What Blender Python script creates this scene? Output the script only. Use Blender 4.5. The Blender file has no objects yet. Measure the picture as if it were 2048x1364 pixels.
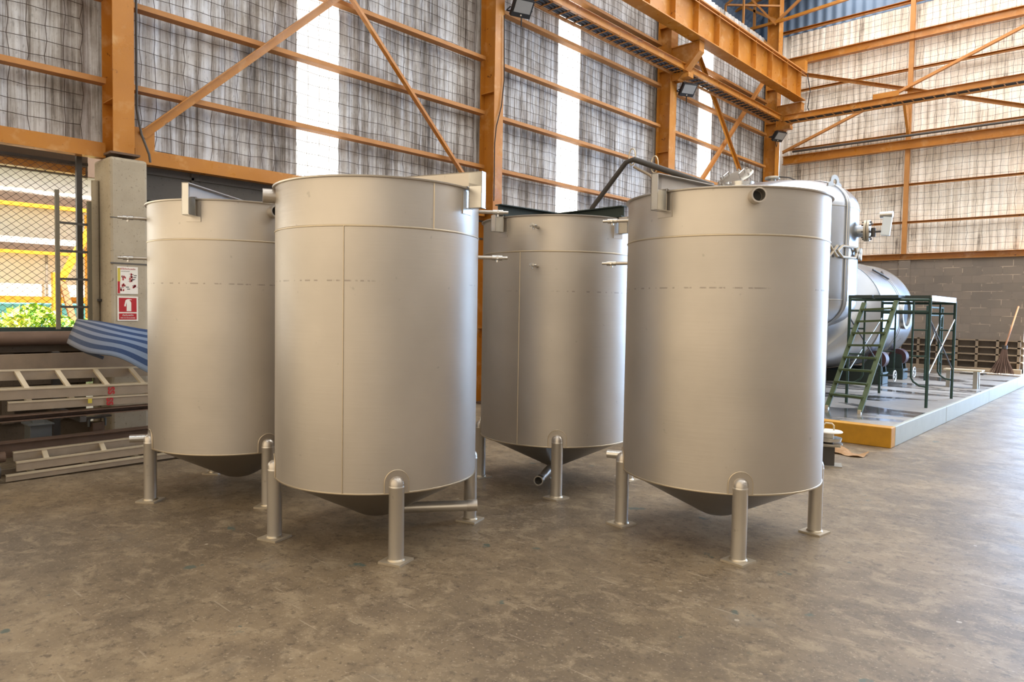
import bpy, bmesh, math, random
from mathutils import Vector, Matrix
random.seed(7)
PI = math.pi
SC = bpy.context.scene
COL = SC.collection

# ------------------------------------------------------------------ camera
F_PX = 1411.09; YAW = -.745155; PITCH = -.0437076; ROLL = .0164947; EYE = Vector((0, 0, 1.5))
def _axes():
    cy, sy = math.cos(YAW), math.sin(YAW)
    f = Vector((sy*math.cos(PITCH), cy*math.cos(PITCH), math.sin(PITCH)))
    r = Vector((cy, -sy, 0)); u = r.cross(f)
    c, s = math.cos(ROLL), math.sin(ROLL)
    return c*r+s*u, -s*r+c*u, f
CR, CU, CF = _axes()
cam_data = bpy.data.cameras.new('camera'); cam = bpy.data.objects.new('camera', cam_data); COL.objects.link(cam)
cam.matrix_world = Matrix(((CR.x, CU.x, -CF.x, EYE.x), (CR.y, CU.y, -CF.y, EYE.y), (CR.z, CU.z, -CF.z, EYE.z), (0, 0, 0, 1)))
cam_data.sensor_width = 36; cam_data.lens = F_PX/2048*36; cam_data.clip_end = 200
SC.camera = cam
def ray(x, y): return ((x-1024)*CR-(y-682)*CU+F_PX*CF).normalized()
def onX(x, y, X): d = ray(x, y); return EYE+d*(X/d.x)
def onY(x, y, Y): d = ray(x, y); return EYE+d*(Y/d.y)
def onZ(x, y, Z=0): d = ray(x, y); return EYE+d*((Z-1.5)/d.z)

# ------------------------------------------------------------------ colour management
SC.view_settings.view_transform = 'Standard'; SC.view_settings.look = 'None'
SC.view_settings.gamma = 1; SC.view_settings.use_curve_mapping = False
SC.view_settings.exposure = 0.40

# ------------------------------------------------------------------ world: daylight, cool from the yard doors on the right, warm from the rear
W = bpy.data.worlds.new('daylight'); SC.world = W; W.use_nodes = True
nt = W.node_tree; nt.nodes.clear()
def wn(t, **k):
    n = nt.nodes.new(t)
    for a, v in k.items(): setattr(n, a, v)
    return n
tc = wn('ShaderNodeTexCoord')
def dotr(vec, a, b):
    n = wn('ShaderNodeVectorMath', operation='DOT_PRODUCT'); nt.links.new(tc.outputs['Generated'], n.inputs[0]); n.inputs[1].default_value = Vector(vec).normalized()
    m = wn('ShaderNodeMapRange', interpolation_type='SMOOTHSTEP'); nt.links.new(n.outputs['Value'], m.inputs['Value'])
    m.inputs['From Min'].default_value = a; m.inputs['From Max'].default_value = b
    return m.outputs['Result']
def wmix(fac, a, b):
    m = wn('ShaderNodeMix', data_type='RGBA'); nt.links.new(fac, m.inputs['Factor'])
    for s, v in ((m.inputs['A'], a), (m.inputs['B'], b)):
        if isinstance(v, tuple): s.default_value = (*v, 1)
        else: nt.links.new(v, s)
    return m.outputs['Result']
dim = (.60, .56, .52); warm = (1.22, 1.0, .72); cool = (4.6, 6.9, 10.6); left = (2.0, 1.95, 1.8)
c = wmix(dotr((-.35, -.93, .1), -.1, .85), dim, warm)
c = wmix(dotr((.30, .95, .05), .55, .9), c, cool)
c = wmix(dotr((-1, .1, .05), .6, .95), c, left)
bg = wn('ShaderNodeBackground'); nt.links.new(c, bg.inputs['Color']); bg.inputs['Strength'].default_value = 1.0
nt.links.new(bg.outputs[0], wn('ShaderNodeOutputWorld').inputs[0])

sun_d = bpy.data.lights.new('sun', 'SUN'); sun_d.energy = 26.0; sun_d.angle = .01; sun_d.color = (1, .95, .86)
sun = bpy.data.objects.new('sun', sun_d); COL.objects.link(sun)
sun.rotation_euler = Vector((.30, .10, 1)).to_track_quat('Z', 'Y').to_euler(); sun.location = (6, 0, 20)

# ------------------------------------------------------------------ materials
def lin(c):
    return tuple(((v/255)/12.92 if v/255 <= .04045 else (((v/255)+.055)/1.055)**2.4) for v in c)
class NT:
    def __init__(s, name):
        s.m = bpy.data.materials.new(name); s.m.use_nodes = True; s.t = s.m.node_tree
        s.b = s.t.nodes['Principled BSDF']; s.tc = s.n('ShaderNodeTexCoord')
    def n(s, t, **k):
        n = s.t.nodes.new(t)
        for a, v in k.items(): setattr(n, a, v)
        return n
    def l(s, a, b): s.t.links.new(a, b)
    def mapped(s, scale, src='Object', rot=(0, 0, 0)):
        m = s.n('ShaderNodeMapping'); m.inputs['Scale'].default_value = scale; m.inputs['Rotation'].default_value = rot
        s.l(s.tc.outputs[src], m.inputs['Vector']); return m.outputs[0]
    def noise(s, scale=1, vec=None, detail=5, rough=.55, dist=0):
        n = s.n('ShaderNodeTexNoise'); n.inputs['Scale'].default_value = scale; n.inputs['Detail'].default_value = detail
        n.inputs['Roughness'].default_value = rough; n.inputs['Distortion'].default_value = dist
        s.l(vec if vec else s.tc.outputs['Object'], n.inputs['Vector']); return n.outputs['Fac']
    def ramp(s, fac, stops):
        r = s.n('ShaderNodeValToRGB'); e = r.color_ramp.elements
        while len(e) < len(stops): e.new(.5)
        for i, (p, c) in enumerate(stops): e[i].position = p; e[i].color = (*c, 1) if len(c) == 3 else c
        s.l(fac, r.inputs[0]); return r.outputs[0]
    def step(s, fac, a, b):
        m = s.n('ShaderNodeMapRange'); m.inputs['From Min'].default_value = a; m.inputs['From Max'].default_value = b
        s.l(fac, m.inputs[0]); return m.outputs[0]
    def mix(s, fac, a, b, mode='MIX'):
        m = s.n('ShaderNodeMix', data_type='RGBA', blend_type=mode)
        if isinstance(fac, (int, float)): m.inputs['Factor'].default_value = fac
        else: s.l(fac, m.inputs['Factor'])
        for k, v in (('A', a), ('B', b)):
            if isinstance(v, tuple): m.inputs[k].default_value = (*v, 1)
            else: s.l(v, m.inputs[k])
        return m.outputs['Result']
    def math(s, op, a, b=None):
        m = s.n('ShaderNodeMath', operation=op)
        for i, v in enumerate((a, b)):
            if v is None: continue
            if isinstance(v, (int, float)): m.inputs[i].default_value = v
            else: s.l(v, m.inputs[i])
        return m.outputs[0]
    def sep(s, src='Object'):
        n = s.n('ShaderNodeSeparateXYZ'); s.l(s.tc.outputs[src], n.inputs[0]); return n.outputs
    def set(s, color=None, rough=None, metal=None, spec=None):
        if color is not None:
            if isinstance(color, tuple): s.b.inputs['Base Color'].default_value = (*color, 1)
            else: s.l(color, s.b.inputs['Base Color'])
        if rough is not None:
            if isinstance(rough, (int, float)): s.b.inputs['Roughness'].default_value = rough
            else: s.l(rough, s.b.inputs['Roughness'])
        if metal is not None: s.b.inputs['Metallic'].default_value = metal
        if spec is not None: s.b.inputs['Specular IOR Level'].default_value = spec
        return s
    def bump(s, h, strength=.3, dist=.01):
        b = s.n('ShaderNodeBump'); b.inputs['Strength'].default_value = strength; b.inputs['Distance'].default_value = dist
        s.l(h, b.inputs['Height']); s.l(b.outputs[0], s.b.inputs['Normal']); return s

def plain(name, rgb, rough=.6, metal=0, var=.25, scale=6, spec=.5):
    t = NT(name); c = lin(rgb)
    t.set(t.mix(t.noise(scale), tuple(v*(1-var) for v in c), tuple(min(1, v*(1+var)) for v in c)), rough, metal, spec)
    return t.m

def steel_mat(name, base=(.53, .485, .43), rough=.40, marks=False, metal=.82):
    t = NT(name)
    cloud = t.noise(1.6, detail=4); fine = t.noise(1, t.mapped((3, 3, 60)), detail=3)
    c = t.mix(t.step(cloud, .35, .68), tuple(v*.93 for v in base), tuple(v*1.05 for v in base))
    spots = t.noise(17, detail=2); c = t.mix(t.math('MULTIPLY', t.step(spots, .72, .77), .30), c, tuple(v*.45 for v in base))
    if marks:
        z = t.sep()[2]
        band = t.math('LESS_THAN', t.math('ABSOLUTE', t.math('SUBTRACT', z, 1.655)), .0045)
        dash = t.step(t.noise(1, t.mapped((34, 34, 5)), detail=3), .49, .53)
        area = t.step(t.noise(1.3, t.mapped((1, 1, .1)), detail=1), .47, .53)
        c = t.mix(t.math('MULTIPLY', t.math('MULTIPLY', band, dash), t.math('MULTIPLY', area, .42)), c, (.13, .10, .09))
    r = t.math('ADD', t.math('MULTIPLY', t.noise(2.2, detail=5), .14), rough-.07)
    if marks: r = t.math('ADD', r, t.math('MULTIPLY', t.math('LESS_THAN', t.sep()[2], 1.972), .10))
    t.set(c, r, metal)
    t.bump(t.math('ADD', fine, t.math('MULTIPLY', t.noise(2.5, detail=2), 6)), .10, .004)
    return t.m
M = {}
M['steel'] = steel_mat('satin_stainless', marks=True)
M['steel_plain'] = steel_mat('stainless', rough=.33)
M['steel_bright'] = plain('bright_stainless', (205, 203, 198), .25, .95, .06)
M['pipe'] = steel_mat('pipe_stainless', (.64, .60, .54), .33, metal=.8)
M['plate'] = plain('base_plate_steel', (176, 164, 144), .45, .35, .08)
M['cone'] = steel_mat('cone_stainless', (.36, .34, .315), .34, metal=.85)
M['galv'] = plain('brushed_plate', (165, 160, 150), .45, .8, .12)
M['vessel'] = steel_mat('vessel_steel', (.50, .53, .57), .30, metal=.95)
M['weld'] = plain('weld_bead', (195, 182, 160), .4, .85, .1, 20)
def orange_mat():
    t = NT('orange_paint')
    base = t.mix(t.noise(2.2, detail=6), lin((158, 98, 28)), lin((196, 131, 46)))
    pale = t.mix(t.step(t.noise(5, detail=5), .55, .72), base, lin((196, 146, 86)))
    rust = t.mix(t.step(t.noise(7, detail=8, rough=.7), .635, .68), pale, lin((92, 48, 20)))
    t.set(rust, t.step(t.noise(4), -.1, 1.6)); t.bump(t.noise(30), .15, .003); return t.m
M['orange'] = orange_mat()
M['orange_worn'] = plain('orange_paint_worn', (178, 122, 62), .6, 0, .3, 5)
def sheet_mat(name, axis, dark, mid, light, a0=.46):
    t = NT(name)
    sc = (lambda a, z: (z if False else 0.001, a, z)) if axis == 'Y' else (lambda a, z: (a, .001, z))
    s1 = t.noise(1, t.mapped(sc(3.2, .13)), detail=9, rough=.74)
    s2 = t.noise(1, t.mapped(sc(26, .8)), detail=6, rough=.72)
    blot = t.noise(1, t.mapped(sc(2.2, 1.6)), detail=6, rough=.65)
    f = t.math('ADD', t.math('ADD', t.math('MULTIPLY', s1, .5), t.math('MULTIPLY', s2, .38)), t.math('MULTIPLY', blot, .24))
    c = t.ramp(f, [(a0, dark), (a0+.075, mid), (a0+.15, light), (a0+.25, tuple(min(1, v*1.2) for v in light))])
    speck = t.step(t.noise(1, t.mapped(sc(38, 16)), detail=3), .60, .70)
    c = t.mix(t.math('MULTIPLY', speck, .35), c, tuple(v*.5 for v in dark))
    t.set(c, .7, 0, .3); return t.m
M['sheet_left'] = sheet_mat('stained_sheet_left', 'Y', lin((92, 86, 80)), lin((158, 152, 146)), lin((206, 206, 206)))  # same sheeting as the back wall; greyer tint carries its different light
M['sheet_back'] = sheet_mat('stained_sheet_back', 'X', lin((104, 92, 84)), lin((226, 216, 200)), lin((248, 240, 228)), .44)  # lighter cream copy of the left sheeting, brighter light put into its colour
M['wire'] = plain('rusty_wire', (78, 66, 58), .7, .2)
M['blue_sheet'] = plain('blue_roof_sheet', (98, 118, 142), .45, 0, .2, 1.5)
t = NT('translucent_panel'); t.set((.9, .9, .86), .5); t.b.inputs['Emission Color'].default_value = (1, .985, .93, 1)
t.l(t.math('ADD', t.math('MULTIPLY', t.noise(1, t.mapped((.01, 9, .35)), detail=2), .35), 1.25), t.b.inputs['Emission Strength']); M['sky_panel'] = t.m
t = NT('translucent_roof_panel'); t.set((.85, .87, .88), .5); t.b.inputs['Emission Color'].default_value = (1, .98, .95, 1); t.b.inputs['Emission Strength'].default_value = 3.6; M['roof_panel'] = t.m
t2 = t.m.copy(); t2.name = 'boosted_roof_panel'; t2.node_tree.nodes['Principled BSDF'].inputs['Emission Strength'].default_value = 8.5; M['roof_panel_boosted'] = t2  # far-end panels given extra glow, added to brighten the back wall

def floor_mat():
    t = NT('workshop_concrete')
    big = t.noise(.55, detail=6, rough=.6); mid = t.noise(3.0, detail=8, rough=.68); fine = t.noise(22, detail=6, rough=.7)
    smear = t.noise(1, t.mapped((5, 6.5, 1), rot=(0, 0, -.75)), detail=9, rough=.72, dist=.5)
    c = t.mix(t.step(big, .40, .62), lin((106, 92, 73)), lin((142, 124, 98)))
    c = t.mix(t.math('MULTIPLY', t.step(mid, .46, .62), .6), c, lin((98, 84, 67)))
    c = t.mix(t.math('MULTIPLY', t.step(smear, .50, .62), .5), c, lin((162, 145, 118)))
    c = t.mix(t.math('MULTIPLY', t.step(t.noise(11, detail=8, rough=.75), .52, .62), .45), c, lin((84, 71, 56)))
    c = t.mix(t.math('MULTIPLY', t.step(fine, .55, .66), .55), c, lin((74, 62, 50)))
    c = t.mix(t.math('MULTIPLY', t.step(t.noise(60, detail=4), .60, .68), .5), c, lin((176, 160, 136)))
    c = t.mix(t.step(t.noise(4.3, detail=4), .68, .71), c, lin((84, 92, 82)))
    c = t.mix(t.math('MULTIPLY', t.step(t.noise(1.1, detail=7, rough=.7), .58, .70), .6), c, lin((92, 88, 82)))
    chips = t.n('ShaderNodeTexVoronoi'); chips.inputs['Scale'].default_value = 2.3; t.l(t.tc.outputs['Object'], chips.inputs['Vector'])
    c = t.mix(t.math('MULTIPLY', t.math('LESS_THAN', chips.outputs['Distance'], .03), .6), c, lin((190, 178, 160)))
    scr = t.noise(1, t.mapped((2, 34, 1), rot=(0, 0, -.5)), detail=2)
    c = t.mix(t.math('MULTIPLY', t.step(scr, .69, .72), .4), c, lin((172, 158, 136)))
    t.set(c, t.math('ADD', t.math('MULTIPLY', mid, .34), .33), 0, .5)
    t.bump(t.math('ADD', fine, mid), .12, .004); return t.m
M['floor'] = floor_mat()
def slab_mat():
    t = NT('wet_concrete')
    wet = t.step(t.noise(1, t.mapped((.55, 1.3, 1)), detail=5, dist=.6), .50, .60)
    dry = t.mix(t.noise(5, detail=6), lin((128, 124, 120)), lin((168, 163, 156)))
    c = t.mix(wet, dry, lin((88, 88, 90)))
    t.set(c, t.math('ADD', t.math('MULTIPLY', wet, -.38), .46), 0, .5); return t.m
M['slab'] = slab_mat()
def conc(name, a, b, sc=4, pit=.2):
    t = NT(name); c = t.mix(t.noise(sc, detail=6), lin(a), lin(b))
    c = t.mix(t.math('MULTIPLY', t.step(t.noise(45, detail=4), .62, .70), .6), c, tuple(v*.35 for v in lin(a)))
    t.set(c, .85, 0, .3); t.bump(t.noise(30, detail=6), pit, .006); return t.m
M['concrete'] = conc('column_concrete', (150, 138, 118), (186, 174, 152))
M['concrete_dark'] = conc('soot_grey_block', (78, 75, 72), (104, 99, 92), 2)
M['louver_shaded'] = conc('shaded_precast_block', (84, 73, 61), (112, 98, 82), 6)  # darker copy of the precast block, shade behind the ladders put into its colour
M['louver'] = conc('precast_block', (112, 98, 82), (148, 132, 112), 6)
M['kerb_white'] = plain('white_kerb_paint', (166, 170, 162), .55, 0, .12, 5)
M['kerb_yellow'] = plain('yellow_kerb_paint', (186, 132, 22), .6, 0, .3, 7)
def brick_mat():
    t = NT('grey_block_masonry')
    xyz = t.sep(); cmb = t.n('ShaderNodeCombineXYZ'); t.l(xyz[0], cmb.inputs[0]); t.l(xyz[2], cmb.inputs[1])
    b = t.n('ShaderNodeTexBrick'); t.l(cmb.outputs[0], b.inputs['Vector'])
    b.inputs['Scale'].default_value = 1; b.inputs['Brick Width'].default_value = .4; b.inputs['Row Height'].default_value = .193
    b.inputs['Mortar Size'].default_value = .008; b.inputs['Mortar Smooth'].default_value = .3
    b.inputs['Color1'].default_value = (*lin((134, 122, 110)), 1); b.inputs['Color2'].default_value = (*lin((120, 110, 100)), 1)
    sm = t.noise(1, t.mapped((1.7, 1, 7)), detail=4)
    b.inputs['Mortar'].default_value = (*lin((118, 108, 98)), 1)
    fac = t.math('MULTIPLY', b.outputs['Fac'], t.step(sm, .52, .60))
    c = t.mix(t.math('MULTIPLY', fac, .8), b.outputs['Color'], lin((186, 168, 146)))
    c = t.mix(t.math('MULTIPLY', t.step(t.noise(1.4, detail=5), .45, .65), .35), c, lin((104, 98, 92)))
    t.set(c, .85, 0, .3); t.bump(b.outputs['Fac'], -.25, .01); return t.m
M['brick'] = brick_mat()
M['dark_metal'] = plain('dark_grey_metal', (74, 70, 66), .5, .3)
M['dark_green'] = plain('dark_green_paint', (48, 60, 56), .5, .1, .2)
M['green'] = plain('olive_green_paint', (72, 86, 54), .55, .1, .3, 9)
M['scaf'] = plain('scaffold_green_paint', (44, 68, 60), .5, .2, .35, 4)
M['scaf_rust'] = plain('scaffold_brown_paint', (86, 50, 42), .55, .1, .3)
M['rust'] = plain('rusty_steel', (104, 82, 66), .75, .2, .35, 9)
M['alu'] = plain('weathered_aluminium', (158, 142, 122), .5, .35, .22, 8)
M['alu_light'] = plain('aluminium_edge', (205, 190, 162), .45, .4, .12, 8)
M['ladder_steel'] = plain('dusty_ladder_steel', (104, 96, 78), .7, .1, .2)
M['wood'] = plain('weathered_wood', (128, 110, 90), .8, 0, .25, 10)
M['black'] = plain('black_plastic', (30, 31, 34), .5, 0, .2)
M['lamp_glass'] = plain('floodlight_glass', (150, 152, 152), .3, 0, .1)
M['cable'] = plain('black_cable', (38, 32, 30), .6, 0, .1)
M['white_box'] = plain('pale_blue_grey_enamel', (222, 230, 234), .35, 0, .05)
M['red'] = plain('red_sign_paint', (172, 34, 40), .45, 0, .08)
M['white'] = plain('white_sign_face', (226, 220, 208), .5, 0, .04)
M['paper'] = plain('brown_kraft_paper', (160, 124, 84), .8, 0, .2)
M['straw'] = plain('broom_straw', (116, 92, 80), .85, 0, .3, 20)
M['cane'] = plain('bamboo_handle', (168, 122, 88), .6, 0, .15)
M['elec'] = plain('grey_enamel_box', (104, 106, 104), .5, .1, .1)
M['yellow'] = plain('yellow_paint', (224, 160, 40), .5, 0, .15)
M['shed_white'] = plain('white_shed_sheet', (226, 220, 208), .6, 0, .08)
M['shed_brown'] = plain('brown_beam', (82, 62, 46), .7, 0, .2)
M['cyan'] = plain('light_blue_paint', (110, 190, 214), .6, 0, .08)
M['roller'] = plain('maroon_roller_rubber', (70, 42, 44), .5, 0, .2)
M['yellow_tag'] = plain('yellow_tape', (196, 178, 66), .6, 0, .1)
M['ground'] = plain('yard_ground', (168, 160, 140), .9, 0, .15, 2)
def leaf_mat():
    t = NT('bright_leaves'); c = t.ramp(t.noise(3, detail=3), [(.35, lin((96, 150, 50))), (.5, lin((160, 190, 60))), (.62, lin((220, 214, 110)))])
    t.set(c, .6); return t.m
M['leaf'] = leaf_mat()
def cloth_mat():
    t = NT('blue_striped_tarp'); uv = t.sep('UV')
    s = t.math('FRACT', t.math('MULTIPLY', uv[1], 5.0))
    st = t.math('GREATER_THAN', s, .5)
    dk = t.mix(t.step(uv[0], .0, .55), lin((68, 72, 82)), lin((38, 62, 104)))
    lt = t.mix(t.step(uv[0], .0, .55), lin((124, 122, 122)), lin((116, 134, 162)))
    c = t.mix(st, dk, lt); c = t.mix(t.math('MULTIPLY', t.noise(60), .25), c, lin((100, 110, 130)))
    t.set(c, .8, 0, .2); t.bump(t.noise(120), .3, .002); return t.m
M['cloth'] = cloth_mat()

# ------------------------------------------------------------------ mesh helpers
def basis(p0, p1, up=(0, 0, 1)):
    d = (Vector(p1)-Vector(p0)).normalized(); up = Vector(up)
    if abs(d.dot(up)) > .999: up = Vector((0, 1, 0))
    s = d.cross(up).normalized(); return d, s, s.cross(d).normalized()
class MB:
    def __init__(s): s.v = []; s.f = []; s.uv = None; s.sm = []
    def add(s, vs, fs, smooth=False):
        o = len(s.v); s.v += [tuple(v) for v in vs]; s.f += [tuple(i+o for i in f) for f in fs]; s.sm += [smooth]*len(fs); return s
    def box(s, lo, hi):
        x0, y0, z0 = lo; x1, y1, z1 = hi
        return s.add([(x0, y0, z0), (x1, y0, z0), (x1, y1, z0), (x0, y1, z0), (x0, y0, z1), (x1, y0, z1), (x1, y1, z1), (x0, y1, z1)],
                     [(3, 2, 1, 0), (4, 5, 6, 7), (0, 1, 5, 4), (1, 2, 6, 5), (2, 3, 7, 6), (3, 0, 4, 7)])
    def ext(s, prof, p0, p1, up=(0, 0, 1)):      # 2-D profile (side, up) swept straight
        d, a, b = basis(p0, p1, up); n = len(prof); vs = []
        for p in (p0, p1): vs += [Vector(p)+a*u+b*w for u, w in prof]
        fs = [(i, (i+1) % n, n+(i+1) % n, n+i) for i in range(n)]
        return s.add(vs, fs+[tuple(reversed(range(n))), tuple(range(n, 2*n))])
    def bar(s, p0, p1, w, h, up=(0, 0, 1)): return s.ext([(-w/2, -h/2), (w/2, -h/2), (w/2, h/2), (-w/2, h/2)], p0, p1, up)
    def ibeam(s, p0, p1, w, h, t=.012, up=(0, 0, 1)):
        a, b = w/2, h/2
        return s.ext([(-a, -b), (a, -b), (a, -b+t), (t/2, -b+t), (t/2, b-t), (a, b-t), (a, b), (-a, b), (-a, b-t), (-t/2, b-t), (-t/2, -b+t), (-a, -b+t)], p0, p1, up)
    def chan(s, p0, p1, w, h, t=.006, up=(0, 0, 1)):   # web on the -side
        a, b = w/2, h/2
        return s.ext([(-a, -b), (a, -b), (a, -b+t), (-a+t, -b+t), (-a+t, b-t), (a, b-t), (a, b), (-a, b)], p0, p1, up)
    def angle(s, p0, p1, w, h, t=.006, up=(0, 0, 1)):
        a, b = w/2, h/2
        return s.ext([(-a, -b), (a, -b), (a, -b+t), (-a+t, -b+t), (-a+t, b), (-a, b)], p0, p1, up)
    def tube(s, pts, r, n=12, cap=True, radii=None):
        pts = [Vector(p) for p in pts]; m = len(pts); vs = []; prev = None
        for i, p in enumerate(pts):
            d = (pts[min(i+1, m-1)]-pts[max(i-1, 0)]).normalized()
            if prev is None: _, a, b = basis((0, 0, 0), d)
            else:
                a = (prev-d*prev.dot(d)).normalized(); b = a.cross(d)
            prev = a; rr = radii[i] if radii else r
            vs += [p+(a*math.cos(2*PI*k/n)+b*math.sin(2*PI*k/n))*rr for k in range(n)]
        fs = [(i*n+k, i*n+(k+1) % n, (i+1)*n+(k+1) % n, (i+1)*n+k) for i in range(m-1) for k in range(n)]
        s.add(vs, fs, n > 5)
        if cap: o = len(s.v)-len(vs); s.f += [tuple(o+k for k in reversed(range(n))), tuple(o+(m-1)*n+k for k in range(n))]; s.sm += [False]*2
        return s
    def pipe(s, p0, p1, R, r, n=24):             # hollow pipe
        d, a, b = basis(p0, p1); vs = []
        for p, q in ((p0, R), (p1, R), (p1, r), (p0, r)): vs += [Vector(p)+(a*math.cos(2*PI*k/n)+b*math.sin(2*PI*k/n))*q for k in range(n)]
        return s.add(vs, [(j*n+k, j*n+(k+1) % n, ((j+1) % 4)*n+(k+1) % n, ((j+1) % 4)*n+k) for j in range(4) for k in range(n)], True)
    def lathe(s, prof, n=48, c=(0, 0, 0), axis=(0, 0, 1), close=False, a0=0, a1=2*PI):
        d, a, b = basis((0, 0, 0), axis, (0, 1, 0) if abs(axis[2]) > .9 else (0, 0, 1)); full = abs(a1-a0-2*PI) < 1e-6; m = n if full else n+1
        if abs(axis[2]) > .9: a, b = Vector((1, 0, 0)), Vector((0, 1, 0))
        c = Vector(c); vs = []
        for r, z in prof:
            vs += [c+d*z+(a*math.cos(a0+(a1-a0)*k/n)+b*math.sin(a0+(a1-a0)*k/n))*r for k in range(m)]
        L = len(prof); fs = []
        for i in range(L if close else L-1):
            for k in range(n if full else n):
                k2 = (k+1) % m; j = (i+1) % L; fs.append((i*m+k, i*m+k2, j*m+k2, j*m+k))
        return s.add(vs, fs, True)
    def ball(s, c, r, n=10, sz=1):
        return s.lathe([(max(1e-4, r*math.sin(PI*i/n)), -r*sz*math.cos(PI*i/n)) for i in range(n+1)], 2*n, c)
    def build(s, name, mat, parent=None, bevel=0, **tags):
        me = bpy.data.meshes.new(name); me.from_pydata(s.v, [], s.f); me.validate(); me.update()
        if len(me.polygons) == len(s.sm): me.polygons.foreach_set('use_smooth', s.sm)
        bm = bmesh.new(); bm.from_mesh(me); bmesh.ops.remove_doubles(bm, verts=bm.verts, dist=1e-5); bmesh.ops.recalc_face_normals(bm, faces=bm.faces)
        bm.to_mesh(me); bm.free()
        if any(s.sm):
            try: me.set_sharp_from_angle(angle=math.radians(38))
            except Exception: pass
        me.materials.append(M[mat] if isinstance(mat, str) else mat)
        o = bpy.data.objects.new(name, me); COL.objects.link(o)
        if parent: o.parent = parent
        if bevel:
            b = o.modifiers.new('bevel', 'BEVEL'); b.width = bevel; b.segments = 2; b.limit_method = 'ANGLE'
        for k, v in tags.items(): o[k] = v
        return o
def thing(name, label, cat, loc=(0, 0, 0), rz=0, group=None):
    o = bpy.data.objects.new(name, None); COL.objects.link(o); o.location = loc; o.rotation_euler = (0, 0, rz); o.empty_display_size = .1
    o['label'] = label; o['category'] = cat
    if group: o['group'] = group
    return o
def tag(o, label, cat, group=None, kind=None):
    o['label'] = label; o['category'] = cat
    if group: o['group'] = group
    if kind: o['kind'] = kind
    return o
def copy_tree(o, parent=None):
    kids = list(o.children); c = o.copy(); COL.objects.link(c)
    if parent: c.parent = parent
    for k in kids: copy_tree(k, c)
    return c
def struct(o): o['kind'] = 'structure'; return o
def recenter(o):
    """put a world-coordinate mesh object's origin on its base centre"""
    vs = [v.co for v in o.data.vertices]; lo = Vector([min(v[i] for v in vs) for i in range(3)]); hi = Vector([max(v[i] for v in vs) for i in range(3)])
    c = Vector(((lo.x+hi.x)/2, (lo.y+hi.y)/2, lo.z)); o.data.transform(Matrix.Translation(-c)); o.location = c; return o
def text_mesh(name, body, size, mat, parent, loc, rot, extrude=.001, bold=0):
    cu = bpy.data.curves.new(name, 'FONT'); cu.body = body; cu.size = size; cu.align_x = 'CENTER'; cu.align_y = 'CENTER'; cu.extrude = extrude; cu.offset = bold
    tmp = bpy.data.objects.new(name, cu); COL.objects.link(tmp); bpy.context.view_layer.update()
    me = bpy.data.meshes.new_from_object(tmp.evaluated_get(bpy.context.evaluated_depsgraph_get())); bpy.data.objects.remove(tmp)
    me.materials.clear(); me.materials.append(M[mat]); o = bpy.data.objects.new(name, me); COL.objects.link(o)
    if parent: o.parent = parent
    o.location = loc; o.rotation_euler = rot; return o

# ================================================================== the setting
PX = -8.0          # front of the girts on the left wall
YB = 19.8          # front of the girts on the back wall
BAYS = [2.62, 8.06, 13.35, 18.82]
struct(MB().box((-8.32, -4, -.2), (14, 21, 0)).build('floor', 'floor'))
g = MB().box((-40, -12, -.25), (-8.33, 26, .25)).build('ground', 'ground'); struct(g)

def corrugated(axis, a0, a1, z0, z1, pos, amp, pitch, thick=.006):
    m = MB(); n = int((a1-a0)/pitch*8); vs = []
    for i in range(n+1):
        a = a0+(a1-a0)*i/n; off = amp*math.sin(2*PI*a/pitch)
        for z in (z0, z1):
            for tk in (0, thick):
                vs.append((pos+off-tk, a, z) if axis == 'Y' else (a, pos+off+tk, z))
    fs = []
    for i in range(n):
        o = i*4; q = o+4
        fs += [(o, q, q+2, o+2), (o+1, o+3, q+3, q+1), (o, o+1, q+1, q), (o+2, q+2, q+3, o+3)]
    m.add(vs, fs, True); return m
# left wall cladding interrupted by translucent strips
SKY = [(4.78, 5.41), (9.99, 10.63), (15.2, 15.88)]
m = MB(); ys = [-3]+[y for p in SKY for y in p]+[19.97]
for a, b in zip(ys[0::2], ys[1::2]):
    c_ = corrugated('Y', a, b, 3.02 if a > 3 else 3.12, 8.9, -8.2, .010, .177); m.add(c_.v, c_.f, True)
wl = struct(m.build('wall_left', 'sheet_left'))
for i, (a, b) in enumerate(SKY):
    c_ = corrugated('Y', a, b, 3.05, 8.9, -8.2, .016, .177); struct(c_.build('window_%d' % (i+1), 'sky_panel'))
# masonry under the left cladding and the low precast wall under the fence
m = MB().box((-8.3, 2.9, 0), (-8.12, 19.9, 3.06))
for z in (2.62, 2.9): m.box((-8.12, 2.9, z), (-8.10, 19.9, z+.03))
m.box((-8.12, 3.42, 0), (-8.10, 3.45, 2.97)); struct(m.build('wall_left_masonry', 'concrete_dark'))
m = MB().box((-8.3, -3, 0), (-8.235, 2.38, 1.05)); m.box((-8.235, -3, 1.02), (-8.0, 2.38, 1.085)); m.box((-8.235, -3, .70), (-8.02, 2.38, .76)); m.box((-8.22, -3, 0), (-8.1, 2.38, .34)); m.box((-8.22, -3, .34), (-8.06, 2.38, .40))
y = -2.9
while y < 2.25: m.box((-8.22, y, .34), (-8.03, y+.10, 1.03)); y += .41
struct(m.build('wall_left_low', 'louver_shaded'))
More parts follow.
